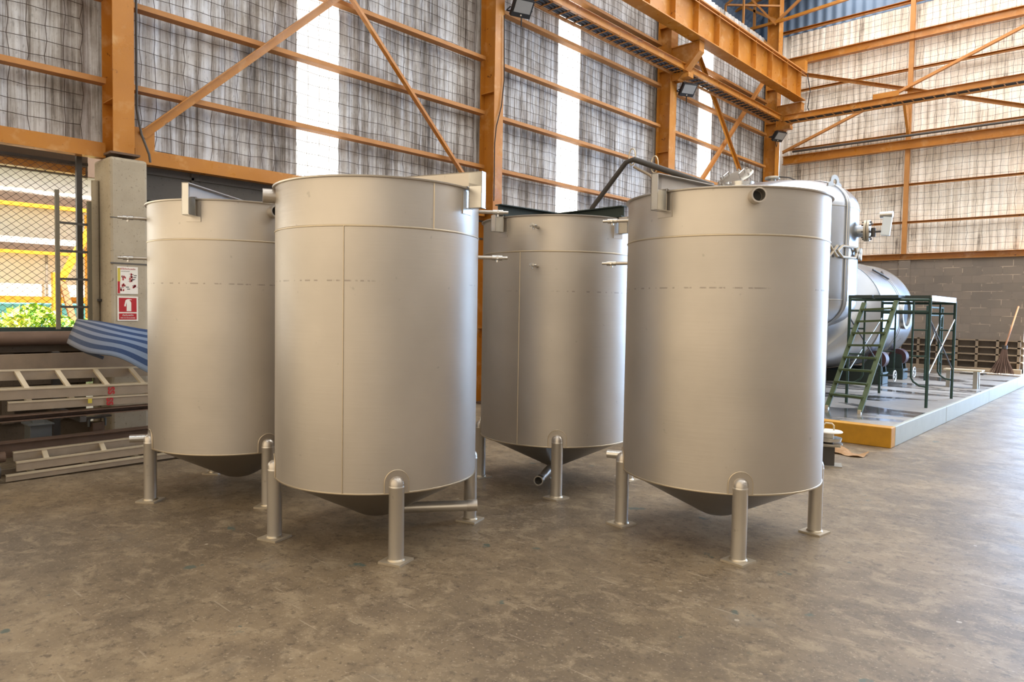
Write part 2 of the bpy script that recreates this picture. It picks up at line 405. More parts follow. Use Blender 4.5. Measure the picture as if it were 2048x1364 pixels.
# back wall
m = corrugated('X', -8.2, -2.34, 3.03, 9.28, 19.95, .009, .177); q_ = corrugated('X', -2.34, 9, 6.6, 9.28, 19.95, .016, .177); m.add(q_.v, q_.f, True)
struct(m.build('wall_back_cladding', 'sheet_back'))
struct(MB().box((4.2, 19.9, 0), (9, 20.1, 6.6)).build('wall_back_right', 'sheet_back'))
struct(corrugated('Y', -4, 20, 0, 10.3, 9.0, .016, .177).build('wall_right', 'sheet_left'))
m = MB().box((-8.3, 19.93, .0), (-2.34, 20.1, 3.0)).box((-8.3, 19.8, .98), (-2.34, 19.95, 2.94)).box((-8.3, 19.74, .0), (-2.34, 19.95, .32)); m.box((-4.98, 19.76, .98), (-4.72, 19.9, 2.94))
struct(m.build('wall_back', 'brick'))
m = MB()
x = -8.2
while x < -2.4: m.box((x, 19.77, .30), (x+.055, 19.94, .985)); x += .411
for k in range(5): m.box((-8.2, 19.77, .30+k*.165), (-2.34, 19.94, .33+k*.165))
m.box((-8.2, 19.62, .23), (-2.34, 19.94, .33))
struct(m.build('trim_1', 'louver'))
# roof: rounded eave then a long slope
prof = [(-9.32, 8.6), (-9.32, 9.1), (-9.25, 9.5), (-9.05, 9.85), (-8.7, 10.12), (-8.2, 10.32), (-7, 10.62), (0, 12.4), (9.1, 10.1)]
m = MB(); n = int(24/.2)*4; vs = []
for i in range(n+1):
    yy = -4+24.2*i/n; k = .022*(1 if (i//2) % 2 else -1)
    for j, (x, z) in enumerate(prof):
        nx, nz = ((1, 0) if j < 2 else (.8, -.6) if j < 4 else (.2, -1)); vs.append((x+nx*k, yy, z+nz*k))
L = len(prof); m.add(vs, [(i*L+j, (i+1)*L+j, (i+1)*L+j+1, i*L+j+1) for i in range(n) for j in range(L-1)], False)
rf = m.build('ceiling', 'blue_sheet'); struct(rf); sd = rf.modifiers.new('thick', 'SOLIDIFY'); sd.thickness = .01
struct(corrugated('X', -9.3, 9, 8.5, 12.4, 20.05, .02, .25).build('wall_back_gable', 'blue_sheet'))
for k, y in enumerate((-1.5, 2.2, 5.3, 8.6, 11.0, 13.8, 16.4, 18.6)):      # translucent roof panels under the ridge
    struct(MB().add([(-6.9, y, 10.58), (-.2, y, 12.28), (-.2, y+1.1, 12.28), (-6.9, y+1.1, 10.58)], [(0, 1, 2, 3)]).build('window_%d' % (k*2+4), 'roof_panel_boosted' if y > 10 else 'roof_panel'))
    struct(MB().add([(.3, y, 12.26), (8.6, y, 10.16), (8.6, y+1.1, 10.16), (.3, y+1.1, 12.26)], [(0, 1, 2, 3)]).build('window_%d' % (k*2+5), 'roof_panel_boosted' if y > 10 else 'roof_panel'))
struct(MB().box((-9.26, -1.5, 2.945), (-9.2, 2.7, 3.4)).build('trim_3', 'shed_brown'))
struct(MB().box((-9.33, -4, 8.62), (-8.21, 20, 8.66)).build('trim_2', 'blue_sheet'))

# ---- raised platform with kerb
m = MB().box((-7.6, 8.95, 0), (-2.275, 19.6, .226)); tag(m.build('concrete_platform', 'slab'), 'raised wet concrete platform with puddles in front of the block wall', 'platform')
def kerb_run(ax, segs, mat, label, grp):
    for i, (a, b) in enumerate(segs):
        g = .006
        m = MB().box((-2.27, a+g, 0), (-2.22, b-g, .232)) if ax == 'Y' else MB().box((a+g, 8.78, 0), (b-g, 8.95, .232))
        o = recenter(m.build('kerb_block', mat, bevel=.008)); tag(o, label[i], 'kerb', grp)
kerb_run('Y', [(8.95, 11.55), (11.55, 14.9), (14.9, 18.2), (18.2, 19.7)], 'kerb_white',
         ['white kerb block at the yellow corner of the platform', 'white kerb block beside the right legs of the green scaffold', 'white kerb block beside the small bench, third along the platform edge', 'white kerb block nearest the straw broom'], 'white kerb blocks')
kerb_run('X', [(-3.17, -2.214), (-4.9, -3.17), (-6.6, -4.9)], 'kerb_yellow',
         ['yellow kerb block at the front right corner of the platform', 'yellow kerb block behind the stacked discs', 'yellow kerb block hidden behind the right hand tank'], 'yellow kerb blocks')

# ================================================================== steel frame
def hcol(m, y, z0, z1, x0=-8.12, x1=-7.8, w=.2):
    m.ibeam(((x0+x1)/2, y, z0), ((x0+x1)/2, y, z1), w, x1-x0, .014, up=(1, 0, 0))
names = ['nearest the camera, standing on the concrete pedestal', 'rising behind the two left tanks', 'rising behind the gap left of the right front tank', 'in the far corner of the hall']
for i, y in enumerate(BAYS):
    t = thing('steel_column', 'orange painted steel column '+names[i], 'column', (-7.96, y, 3.0 if i == 0 else 0), group='orange steel columns')
    m = MB(); z0 = 0; hcol(m, 0, z0, 10-(3 if i == 0 else 0), -.16, .16, .2 if i < 2 else .26); m.build('column_shaft', 'orange', t)
    m = MB()
    for z in ((.55, 4.2) if i == 0 else (1.2, 3.05, 4.9, 6.6, 7.5)): m.box((-.145, -.095, z), (.145, .095, z+.012))
    m.build('stiffener_plate', 'orange', t)
    if i == 0: MB().box((-.2, -.14, 0), (.2, .14, .02)).build('base_plate', 'rust', t)
    else: MB().box((-.2, -.18, 0), (.2, .18, .02)).build('base_plate', 'rust', t)
    if i in (2, 3):
        m = MB()
        for s in (-.09, .09): m.add([(.16, s-.006, 6.35), (.30, s-.006, 6.35), (.78, s-.006, 6.85), (.78, s-.006, 7.03), (.16, s-.006, 7.03), (.16, s+.006, 6.35), (.30, s+.006, 6.35), (.78, s+.006, 6.85), (.78, s+.006, 7.03), (.16, s+.006, 7.03)],
              [(0, 1, 2, 3, 4), (9, 8, 7, 6, 5), (0, 5, 6, 1), (1, 6, 7, 2), (2, 7, 8, 3), (3, 8, 9, 4), (4, 9, 5, 0)])
        m.box((.16, -.12, 7.02), (.8, .12, 7.04)); m.bar((.3, 0, 6.34), (.79, 0, 6.85), .2, .012, up=(-.7, 0, .7)); m.box((.77, -.1, 6.85), (.79, .1, 7.03))
        m.build('crane_bracket', 'orange', t)
# concrete pedestal below the nearest column
t = thing('concrete_pedestal', 'square rough concrete pillar carrying the nearest orange column', 'pillar', (-7.98, 2.64, 0))
m = MB().box((-.25, -.17, 0), (.22, .19, 2.97)); m.build('pillar_shaft', 'concrete', t, bevel=.03)
MB().box((.215, -.168, 2.36), (.222, .188, 2.368)).build('board_seam', 'concrete_dark', t); MB().box((.215, -.168, 1.9), (.224, .188, 1.915)).build('board_seam', 'concrete_dark', t)
m = MB().tube([(-.10, -.205, 0), (-.10, -.205, 2.75)], .035, 12); m.build('drain_pipe', 'concrete', t)
MB().box((-.16, -.205, 1.52), (-.03, -.17, 1.545)).build('pipe_clip', 'dark_metal', t)

def girt(y0, y1, z, label, depth=.13, h=.055):
    m = MB().chan((PX-depth/2, y0, z), (PX-depth/2, y1, z), depth, h, .005)
    m = MB().ext([(-depth/2, -h/2), (depth/2, -h/2), (depth/2, h/2), (depth/2-.02, h/2), (depth/2-.02, h/2-.006), (depth/2-.006, h/2-.006), (depth/2-.006, -h/2+.006), (-depth/2+.006, -h/2+.006), (-depth/2+.006, h/2), (-depth/2, h/2)], (PX-depth/2, y0, z), (PX-depth/2, y1, z))
    return tag(recenter(m.build('wall_girt', 'orange_worn')), label, 'beam', 'girts on the left wall')
ordn = ['lowest', 'second lowest', 'third lowest', 'fourth', 'fifth', 'sixth']
bays = [(-1.5, 2.52, 'left of the nearest column'), (2.72, 7.96, 'right of the nearest column'), (8.16, 13.2, 'right of the second column'), (13.5, 18.58, 'right of the third column')]
for bi, (a, b, where) in enumerate(bays):
    for k in range(6):
        z = 3.76+.845*k
        if (bi == 0 and k > 1) or (bi == 1 and k > 2): continue
        girt(a, b, z, 'thin orange girt, %s in the left wall bay %s' % (ordn[k], where))
for a, b, lab in ((-1.5, 2.5, 'deep orange beam over the chain-link fence'), (2.78, 7.94, 'deep orange beam over the block wall behind the left tanks'), (8.18, 18.6, 'deep orange beam low on the wall behind the rear tank')):
    m = MB().chan((-8.02, b, 3.05), (-8.02, a, 3.05), .12, .15, .008)
    tag(recenter(m.build('wall_beam', 'orange')), lab, 'beam')
# under the fence beam: second beam and dark soffit, steel post and bottom rail
m = MB().chan((-8.3, 2.4, 2.86), (-8.3, -1.5, 2.86), .1, .07, .008); tag(recenter(m.build('fence_beam', 'orange')), 'thin dark orange beam just above the chain-link fence', 'beam')
m = MB().bar((-8.12, 2.30, 1.23), (-8.12, 2.30, 2.975), .05, .05); tag(recenter(m.build('fence_post', 'dark_metal')), 'dark square fence post behind the leaning ladder', 'post')
t = thing('chain_link_fence', 'rusty chain-link fence filling the opening left of the concrete pillar', 'fence', (-8.18, .5, 1.22))
m = MB(); S_ = .081; H_ = 1.66; L_ = 1.9
k = -int(H_*1.25/S_)-1
while k*S_ < L_:
    for sg in (1, -1):
        y0 = k*S_; z0 = 0; y1 = y0+H_*1.25; z1 = H_
        if sg < 0: z0, z1 = H_, 0
        if y1 <= 0 or y0 >= L_: continue
        ya, za, yb, zb = y0, z0, y1, z1
        if ya < 0: za = z0+(z1-z0)*(0-y0)/(y1-y0); ya = 0
        if yb > L_: zb = z0+(z1-z0)*(L_-y0)/(y1-y0); yb = L_
        m.tube([(0, ya, za+.04), (0, yb, zb+.04)], .0020, 4, False)
    k += 1
m.build('wire_netting', 'wire', t)
MB().box((-.02, -1.0, -.01), (.02, 1.9, .035)).build('bottom_rail', 'dark_green', t)
MB().box((-.015, -1.0, 1.68), (.015, 1.9, 1.71)).build('top_rail', 'dark_metal', t)

# diagonal braces
def brace(p0, p1, w, h, label, up=(1, 0, 0), mat='orange', name='diagonal_brace'):
    m = MB().angle(p0, p1, w, h, .008, up); return tag(recenter(m.build(name, mat)), label, 'brace')
brace((-7.93, 2.85, 3.27), (-7.93, 5.25, 5.5), .09, .07, 'orange diagonal brace rising right from the foot of the nearest column')
brace((-7.90, 7.44, 3.55), (-7.90, 5.3, 5.62), .09, .07, 'orange diagonal brace falling right across the first bright wall panel')
brace((-7.84, 14.1, 7.6), (-7.84, 17.2, 4.5), .09, .07, 'orange diagonal brace falling right across the third bright wall panel')
brace((-7.96, 18.3, 7.7), (-7.96, 14.8, 4.4), .09, .07, 'pale orange diagonal brace rising right across the third bright wall panel', mat='orange_worn')
MB_g = MB().box((-7.99, 2.73, 3.05), (-7.975, 2.98, 3.35)); tag(recenter(MB_g.build('gusset_plate', 'orange')), 'rusty orange gusset plate at the foot of the left diagonal brace', 'plate')

# wire mesh in front of the cladding, one sheet per bay
def wire_mesh(axis, a0, a1, z0, z1, pos, label, pa=.155, pz=.15, r=.0036, amp=.016):
    rnd = random.Random(int(a0*100)+int(z1)); na = int((a1-a0)/pa); nz = int((z1-z0)/pz)
    J = [[(rnd.uniform(-amp, amp), rnd.uniform(-amp, amp)) for _ in range(nz+1)] for _ in range(na+1)]
    sag = [[.02*math.sin(i*.55+j*.3) for j in range(nz+1)] for i in range(na+1)]
    P = lambda i, j: (pos if axis == 'Y' else a0+i*pa+J[i][j][0], a0+i*pa+J[i][j][0] if axis == 'Y' else pos, z0+j*pz+J[i][j][1]*.6+sag[i][j]*.5)
    m = MB()
    for i in range(na+1): m.tube([P(i, j) for j in range(nz+1)], r, 3, False)
    for j in range(nz+1): m.tube([P(i, j) for i in range(na+1)], r, 3, False)
    return tag(recenter(m.build('wire_mesh', 'wire')), label, 'mesh', 'wire mesh panels')
wire_mesh('Y', .8, 2.5, 3.16, 5.5, -8.165, 'sagging wire mesh over the cladding left of the nearest column')
wire_mesh('Y', 2.75, 7.95, 3.16, 6.6, -8.165, 'wire mesh over the cladding between the nearest and second columns')
wire_mesh('Y', 8.2, 13.2, 3.1, 7.9, -8.165, 'wire mesh over the cladding between the second and third columns')
wire_mesh('Y', 13.5, 19.0, 3.1, 8.6, -8.165, 'wire mesh over the cladding between the third and corner columns')
wire_mesh('X', -7.95, -4.95, 3.1, 9.25, 19.86, 'wire mesh on the back wall left of the tall post')
wire_mesh('X', -4.8, -2.3, 3.1, 9.9, 19.86, 'wire mesh on the back wall right of the tall post')

# back wall steelwork
def backbeam(x0, x1, z, w, h, label, kind='box', name='wall_girt', mat='orange', y=YB):
    m = MB()
    if kind == 'box': m.bar((x0, y, z), (x1, y, z), w, h)
    elif kind == 'i': m.ibeam((x0, y, z), (x1, y, z), w, h, .012)
    else: m.chan((x0, y, z), (x1, y, z), w, h, .008)
    return tag(recenter(m.build(name, mat)), label, 'beam')
backbeam(-8.1, -2.34, 3.0, .12, .15, 'orange channel beam on top of the grey block wall', 'c', 'wall_beam')
for z, l in ((3.86, 'lowest thin orange girt on the back wall'), (4.80, 'second lowest thin orange girt on the back wall')): backbeam(-8.0, -2.34, z, .09, .055, l, 'c')
backbeam(-8.0, 8, 5.78, .18, .22, 'heavy orange beam halfway up the back wall', 'i', 'wall_beam', y=19.72)
backbeam(-7.9, 4, 6.08, .09, .04, 'thin orange girt just above the heavy middle beam of the back wall', 'c')
backbeam(-8.0, 4, 7.66, .09, .055, 'thin orange girt behind the crossed braces of the back wall', 'c')
backbeam(-8.1, 4, 8.46, .16, .2, 'heavy orange beam near the top of the back wall', 'i', 'wall_beam', y=19.74)
backbeam(-8.3, 4, 9.33, .1, .07, 'orange girt along the top edge of the back wall cladding', 'c')
m = MB().tube([(-7.7, 19.6, 5.98), (-1, 19.6, 5.98)], .03, 8); tag(recenter(m.build('cable_conduit', 'dark_metal')), 'dark conduit running along the heavy middle beam of the back wall', 'conduit')
t = thing('steel_post', 'tall thin orange post in the middle of the back wall', 'post', (-4.88, 19.76, 3.07)); MB().bar((0, 0, 0), (0, 0, 7.0), .10, .09).build('post_shaft', 'orange_worn', t)
m = MB().add([(.03, -.05, 2.95), (.03, -.05, 3.6), (.03, -.5, 3.6), (-.03, -.05, 2.95), (-.03, -.05, 3.6), (-.03, -.5, 3.6)], [(0, 1, 2), (5, 4, 3), (0, 3, 4, 1), (1, 4, 5, 2), (2, 5, 3, 0)]); m.build('tray_bracket', 'orange', t)
brace((-7.95, 19.6, 8.2), (-2.0, 19.6, 6.1), .09, .09, 'long orange brace falling right across the back wall', (0, -1, 0))
brace((-2.3, 19.5, 8.15), (-7.95, 19.5, 5.98), .09, .08, 'long orange brace rising right across the back wall', (0, -1, 0), 'orange_worn')
m = MB().box((-5.65, 19.44, 6.9), (-5.05, 19.46, 7.1)); tag(recenter(m.build('gusset_plate', 'orange')), 'orange plate where the long back wall braces cross', 'plate')
# crane girder
t = thing('crane_girder', 'deep orange crane girder running high along the left wall', 'beam', (-7.2, 8, 7.05))
MB().ibeam((0, 0, .36), (0, 10.72, .36), .28, .72, .02).build('girder', 'orange', t)
for k in range(12): MB().box((-.13, .5+.9*k, .02), (.13, .515+.9*k, .70)).build('web_stiffener', 'orange', t)
MB().bar((0, 0, .755), (0, 10.75, .755), .07, .07).build('crane_rail', 'rust', t)
m = MB().bar((.19, .0, .66), (.19, 10.6, .66), .03, .03); m.bar((.19, 0, .58), (.19, 10.6, .58), .015, .015); m.build('conductor_bar', 'orange_worn', t)
MB().box((-.13, 10.62, .74), (.13, 10.80, 1.02)).build('end_stop', 'orange', t)
# cable trays: along left wall, along the back wall
def tray(p0, p1, side, label):
    t = thing('cable_tray', label, 'tray', p0); d = Vector(p1)-Vector(p0); L = d.length; u = d.normalized(); s = Vector(side)*.30
    m = MB().chan((0, 0, .07), tuple(d+Vector((0, 0, .07))), .06, .14, .006); m.build('tray_beam', 'orange', t)
    m = MB().bar(tuple(s), tuple(s+d), .03, .045); m.build('outer_rail', 'orange_worn', t)
    n = int(L/.22); r0 = MB().bar((0, 0, 0), s, .018, .018).build('rung', 'orange_worn', t); r0.location = u*.1
    for k in range(1, n):
        r_ = r0.copy(); COL.objects.link(r_); r_.location = u*(k*.22+.1)
    for q in (.25, .5, .75): MB().tube([s*q+Vector((0, 0, .025)), s*q+d+Vector((0, 0, .025))], .028, 6).build('cable', 'cable', t)
    return t
tray((-7.48, 6.0, 6.50), (-7.48, 18.22, 6.50), (-1, 0, 0), 'orange cable tray with black cables along the left wall')
tray((-7.44, 18.28, 6.50), (0, 18.28, 6.50), (0, 1, 0), 'orange cable tray with black cables along the back wall')
m = MB().bar((-7.82, 13.35, 6.42), (-7.4, 13.35, 6.42), .2, .09); tag(recenter(m.build('tray_support', 'orange')), 'short orange arm holding the cable tray on the third column', 'bracket')
m = MB().bar((-7.82, 18.7, 6.42), (-7.4, 18.7, 6.42), .2, .09); tag(recenter(m.build('tray_support', 'orange')), 'short orange arm holding the cable tray at the corner column', 'bracket')
# roof truss pieces above the corner
t = thing('roof_truss', 'orange roof truss with diagonal members above the far corner', 'truss', (-7.9, 18.7, 8.3))
def tm(name, segs, mat='orange', w=.07):
    m = MB()
    for a, b in segs: m.angle(a, b, w, w, .008, (0, 1, 0))
    m.build(name, mat, t)
tm('bottom_chord', [((0, 0, .95), (8, 0, .95+.5)), ((-1.2, 0, .95), (0, 0, .95))])
tm('top_chord', [((-1.2, 0, 1.55), (8, 0, 3.2))]); tm('web_member', [((0, 0, .95), (1.3, 0, 1.85)), ((1.3, 0, 1.95), (2.4, 0, 1.1)), ((2.4, 0, 1.1), (3.8, 0, 2.3)), ((-.6, 0, .95), (-.6, 0, 1.6)), ((0, 0, 1.0), (-.9, 0, 1.6)), ((0, 0, .2), (-.7, 0, .95))], 'orange_worn', .06)
tm('eave_member', [((-.9, -1.1, .5), (-.9, -1.1, 1.3)), ((-.4, -1.1, .6), (-.4, -1.1, 1.5)), ((-.9, -1.1, 1.3), (0, -1.1, 1.75)), ((-.9, -1.1, 1.3), (.1, 0, 1.35)), ((-.4, -1.1, 1.5), (0, 0, .9))], 'orange_worn', .045)

# ---- floodlights on the columns
def flood(loc, rz, label, first=[None]):
    if first[0] is None:
        t = thing('floodlight', label, 'lamp', loc, rz, 'floodlights on the columns'); first[0] = t
        h = bpy.data.objects.new('lamp_head', None)
        m = MB().box((-.17, -.035, -.13), (.17, .035, .15)); m.box((-.15, .035, -.1), (.15, .075, .11))
        for k in range(7): m.box((-.13+k*.043, .07, -.09), (-.12+k*.043, .10, .1))
        a = m.build('housing', 'black', t, bevel=.006)
        g_ = MB().box((-.14, -.043, -.055), (.14, -.034, .13)).build('lens_glass', 'lamp_glass', a)
        MB().tube([(0, -.045, -.09), (0, -.037, -.09)], .012, 10).build('status_light', 'white', a)
        b = MB().tube([(-.19, .02, 0), (-.19, .16, 0), (.19, .16, 0), (.19, .02, 0)], .012, 6).build('mounting_bracket', 'black', t)
        a.rotation_euler = (math.radians(42), 0, 0); 
        m = MB().tube([(.02, .06, -.12), (.03, .08, -.2), (.06, .13, -.23), (.08, .17, -.12), (.08, .18, .1)], .008, 6); m.build('lamp_cable', 'cable', t)
    else:
        t = copy_tree(first[0]); t['label'] = label; t.location = loc; t.rotation_euler = (0, 0, rz)
    return t
flood((-7.62, 8.36, 6.24), math.radians(68), 'black floodlight on the second column, at the top edge of the picture')
flood((-7.62, 13.62, 6.22), math.radians(62), 'black floodlight below the cable tray on the third column')
flood((-7.62, 18.45, 6.16), math.radians(70), 'black floodlight at the far corner column')
m = MB().tube([(-7.77, 8.12, 6.1), (-7.77, 8.13, 5.6), (-7.77, 8.14, 5.1), (-7.77, 8.09, 4.7), (-7.77, 7.98, 4.35), (-7.77, 7.95, 4.1), (-7.77, 7.95, 3.2)], .009, 6); tag(recenter(m.build('power_cable', 'cable')), 'black cable curling down the second column', 'cable')
m = MB().tube([(-7.85, 2.76, 5.2), (-7.85, 2.76, 3.5), (-7.84, 2.80, 3.25), (-7.80, 2.86, 3.05), (-7.8, 2.87, 2.97)], .012, 6); tag(recenter(m.build('power_cable', 'dark_metal')), 'grey conduit running down the right edge of the nearest column', 'cable')
m = MB().tube([(-7.05, 18.75, 7.75), (-6.98, 18.8, 7.3), (-7.05, 18.85, 6.9), (-6.9, 18.6, 6.7)], .012, 6); tag(recenter(m.build('power_cable', 'cable')), 'black cable hanging from the end of the crane girder', 'cable')

# ---- signs on the concrete pillar
FX = -7.757
def on_face(u, v): return (FX, 2.525+u, v)
t = thing('fire_extinguisher_sign', 'red and white fire extinguisher sign on the concrete pillar', 'sign', (FX, 2.628, 1.325))
R90 = (PI/2, 0, PI/2)
MB().box((0, -.098, 0), (.004, .098, .25)).build('sign_plate', 'white', t, bevel=.001)
MB().box((.004, -.083, .092), (.0055, .083, .235)).build('red_field', 'red', t)
m = MB().box((.004, -.083, .015), (.0055, .083, .078)); m.build('red_band', 'red', t)
m = MB()
bodyp = [(-.012, .1), (.032, .1), (.032, .185), (.026, .2), (.016, .208), (.016, .214), (.036, .212), (.036, .218), (.010, .224), (-.006, .222), (-.022, .210), (-.034, .16), (-.034, .148), (-.02, .148), (-.018, .17), (-.010, .196), (-.012, .18)]
m.ext([(-u, v) for u, v in bodyp], (.0055, 0, 0), (.0068, 0, 0)); o_ = m.build('extinguisher_symbol', 'white', t)
text_mesh('thai_text', 'ถังดับเพลิง', .024, 'white', t, (.0062, 0, .058), R90)
text_mesh('english_text', 'FIRE EXTINGUISHER', .0155, 'white', t, (.0062, 0, .031), R90, .0006)
t = thing('instruction_poster', 'small white poster with red figures above the fire extinguisher sign', 'poster', (FX, 2.628, 1.60))
MB().box((0, -.098, 0), (.003, .098, .275)).build('poster_sheet', 'white', t)
text_mesh('title_text', 'วิธีใช้ถังดับเพลิง', .024, 'red', t, (.0035, 0, .252), R90, .0006)
text_mesh('subtitle_text', 'คาร์บอนไดออกไซด์', .011, 'black', t, (.0035, -.02, .228), R90, .0004)
MB().box((.003, -.094, .005), (.004, -.072, .125)).build('red_stripe', 'red', t)
MB().box((.003, -.094, .125), (.0038, -.068, .26)).build('yellow_stripe', 'yellow_tag', t)
m = MB(); m2 = MB(); rr = random.Random(3)
for (u, v) in ((-.035, .165), (.03, .185), (.03, .145), (-.04, .09), (.07, .085), (-.05, .05)):
    for k in range(5):
        du, dv = rr.uniform(-.018, .018), rr.uniform(-.018, .018); s_ = rr.uniform(.006, .013)
        m.box((.003, u+du-s_/2, v+dv-s_), (.0042, u+du+s_/2, v+dv+s_))
        du, dv = rr.uniform(-.022, .022), rr.uniform(-.024, .02); s_ = rr.uniform(.003, .007)
        m2.box((.003, u+du-s_, v+dv-s_/3), (.0044, u+du+s_, v+dv+s_/3))
for u, v in ((.07, .17), (.0, .07), (.01, .05), (.075, .19), (.06, .15)): m2.box((.003, u-.016, v-.004), (.0044, u+.012, v+.003))
m.build('red_figures', 'red', t); m2.build('dark_figures', 'black', t)

# ================================================================== the four tanks
RS = .66; ZT = 2.26; ZB = .41; ZS = 1.972
def rad(a): return Vector((math.cos(a), math.sin(a), 0))
def tank(loc, deg, label, beams=((-45, 'steel_plain'),), outlet='side', vseams=(), cone='round', rods=True, sockets=(3,)):
    t = thing('steel_tank', label, 'tank', (loc[0], loc[1], 0), math.radians(deg), 'stainless steel tanks')
    # shell, double walled thin, open top with turned rim
    p = [(RS, ZB), (RS, ZS), (RS, ZT-.012), (RS+.016, ZT-.010), (RS+.018, ZT-.002), (RS+.014, ZT), (RS-.006, ZT), (RS-.006, ZS), (RS-.006, ZB)]
    sh = MB().lathe(p, 128); sh.build('shell', 'steel', t)
    m = MB().lathe([(RS+.0005+.0045*math.cos(a), ZS+.006*math.sin(a)) for a in [PI*2*k/8 for k in range(8)]], 128, close=True); m.build('weld_seam', 'weld', t)
    m = MB().lathe([(RS+.0005+.004*math.cos(a), ZB+.006*math.sin(a)) for a in [PI*2*k/8 for k in range(8)]], 128, close=True); m.build('bottom_weld', 'weld', t)
    for (a, z0, z1) in vseams:
        d = rad(math.radians(a)); m = MB().tube([d*(RS+.0005)+Vector((0, 0, z0)), d*(RS+.0005)+Vector((0, 0, z1))], .004, 6); m.build('vertical_seam', 'weld', t)
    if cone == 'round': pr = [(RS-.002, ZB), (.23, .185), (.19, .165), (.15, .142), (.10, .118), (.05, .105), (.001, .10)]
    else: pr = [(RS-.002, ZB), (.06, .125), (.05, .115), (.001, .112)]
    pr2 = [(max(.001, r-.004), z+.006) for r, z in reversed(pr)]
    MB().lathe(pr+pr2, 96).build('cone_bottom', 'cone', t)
    # legs
    for k in range(4):
        a = k*PI/2; d = rad(a); n = Vector((-d.y, d.x, 0)); c_ = d*RS
        lg = MB().lathe([(.046, .008), (.046, .44), (.048, .445), (.048, .452), (.046, .457)], 28, c_).build('leg', 'pipe', t)
        MB().lathe([(.0465, .457), (.045, .475), (.038, .495), (.022, .509), (.001, .513)], 28, c_).build('domed_cap', 'steel_plain', lg)
        bp = MB(); q = [c_+d*sx*.107+n*sy*.107 for sx, sy in ((-1, 0), (0, -1), (1, 0), (0, 1))]
        bp.add([(v.x, v.y, z) for z in (0, .013) for v in q], [(3, 2, 1, 0), (4, 5, 6, 7), (0, 1, 5, 4), (1, 2, 6, 5), (2, 3, 7, 6), (3, 0, 4, 7)]); bp.build('base_plate', 'plate', lg)
        MB().lathe([(.046, .013), (.054, .013), (.052, .018), (.046, .024)], 28, c_).build('fillet_weld', 'weld', lg)
        # arched reinforcing pad curved on the shell
        pd = MB(); vs = []; fs = []; N = 14
        def cyl(u, z, r): return Vector((math.cos(a+u/RS)*r, math.sin(a+u/RS)*r, z))
        arc = [(-.072, ZB+.004)]+[(-.072*math.cos(PI*i/N), .475+.075*math.sin(PI*i/N)) for i in range(N+1)]+[(.072, ZB+.004)]
        n2 = len(arc)
        for r_ in (RS+.0005, RS+.0065): vs += [cyl(u, z, r_) for u, z in arc]
        fs = [tuple(range(n2, 2*n2))]+[(i, (i+1) % n2, n2+(i+1) % n2, n2+i) for i in range(n2)]
        pd.add(vs, fs, False); pd.build('mounting_pad', 'steel_plain', lg)
        wb = MB().tube([cyl(u, z, RS+.004) for u, z in arc], .0038, 6, False); wb.build('pad_weld', 'weld', lg)
    # hanger beams with end brackets
    for (ba, bm_) in beams:
        a = math.radians(ba); d = rad(a); n = Vector((-d.y, d.x, 0))
        hb = MB(); Z0, Z1 = ZT+.005, 2.355; r1 = RS+.115; r0 = RS+.012
        U = Vector((0, 0, 1))
        if bm_ == 'steel_plain':
            hb.box((0, 0, 0), (0, 0, 0)) if False else None
            w_ = .022
            def slab(A, B, thick_dir, th):   # quad A[4] extruded
                hb.add([tuple(v) for v in A]+[tuple(v+thick_dir*th) for v in A], [(0, 1, 2, 3), (7, 6, 5, 4), (0, 4, 5, 1), (1, 5, 6, 2), (2, 6, 7, 3), (3, 7, 4, 0)])
            L = r1
            # web
            slab([d*-L-n*w_+U*Z0, d*L-n*w_+U*Z0, d*L-n*w_+U*Z1, d*-L-n*w_+U*Z1], None, n, .006)
            # top and bottom flanges
            slab([d*-L-n*w_+U*(Z1-.006), d*L-n*w_+U*(Z1-.006), d*L-n*w_+U*Z1, d*-L-n*w_+U*Z1], None, n, .05)
            slab([d*-r0-n*w_+U*Z0, d*r0-n*w_+U*Z0, d*r0-n*w_+U*(Z0+.006), d*-r0-n*w_+U*(Z0+.006)], None, n, .05)
            hb.build('top_beam', 'steel_plain', t)
        else:
            hb.ibeam(tuple(d*-(RS+.06)+U*((Z0+Z1)/2)), tuple(d*(RS+.06)+U*((Z0+Z1)/2)), .075, Z1-Z0, .008); hb.build('top_beam', bm_, t)
        for s in (1, -1):
            hb = MB(); D = d*s; zt = Z1 if bm_ == 'steel_plain' else Z0-.002; zb = 2.13; w_ = .022
            def slab2(A, th): hb.add([tuple(v) for v in A]+[tuple(v+n*th) for v in A], [(0, 1, 2, 3), (7, 6, 5, 4), (0, 4, 5, 1), (1, 5, 6, 2), (2, 6, 7, 3), (3, 7, 4, 0)])
            ro = RS+.022
            slab2([D*ro-n*w_+U*zb, D*r1-n*w_+U*zb, D*r1-n*w_+U*zt, D*ro-n*w_+U*zt], .006)      # web
            slab2([D*(r1-.006)-n*w_+U*zb, D*r1-n*w_+U*zb, D*r1-n*w_+U*zt, D*(r1-.006)-n*w_+U*zt], .05)  # outer flange
            slab2([D*ro-n*w_+U*zb, D*(ro+.006)-n*w_+U*zb, D*(ro+.006)-n*w_+U*(Z0), D*ro-n*w_+U*(Z0)], .05)  # inner flange
            slab2([D*RS-n*w_+U*zb, D*r1-n*w_+U*zb, D*r1-n*w_+U*(zb+.004), D*RS-n*w_+U*(zb+.004)], .055)
            b_ = hb.build('end_bracket', 'steel_bright', t)
            pp = MB(); c0 = a+(0 if s > 0 else PI); vs = []
            arc = [(-.055, 2.095), (.055, 2.095), (.055, 2.235), (-.055, 2.235)]
            for r_ in (RS+.0005, RS+.006): vs += [Vector((math.cos(c0+u/RS)*r_, math.sin(c0+u/RS)*r_, z)) for u, z in arc]
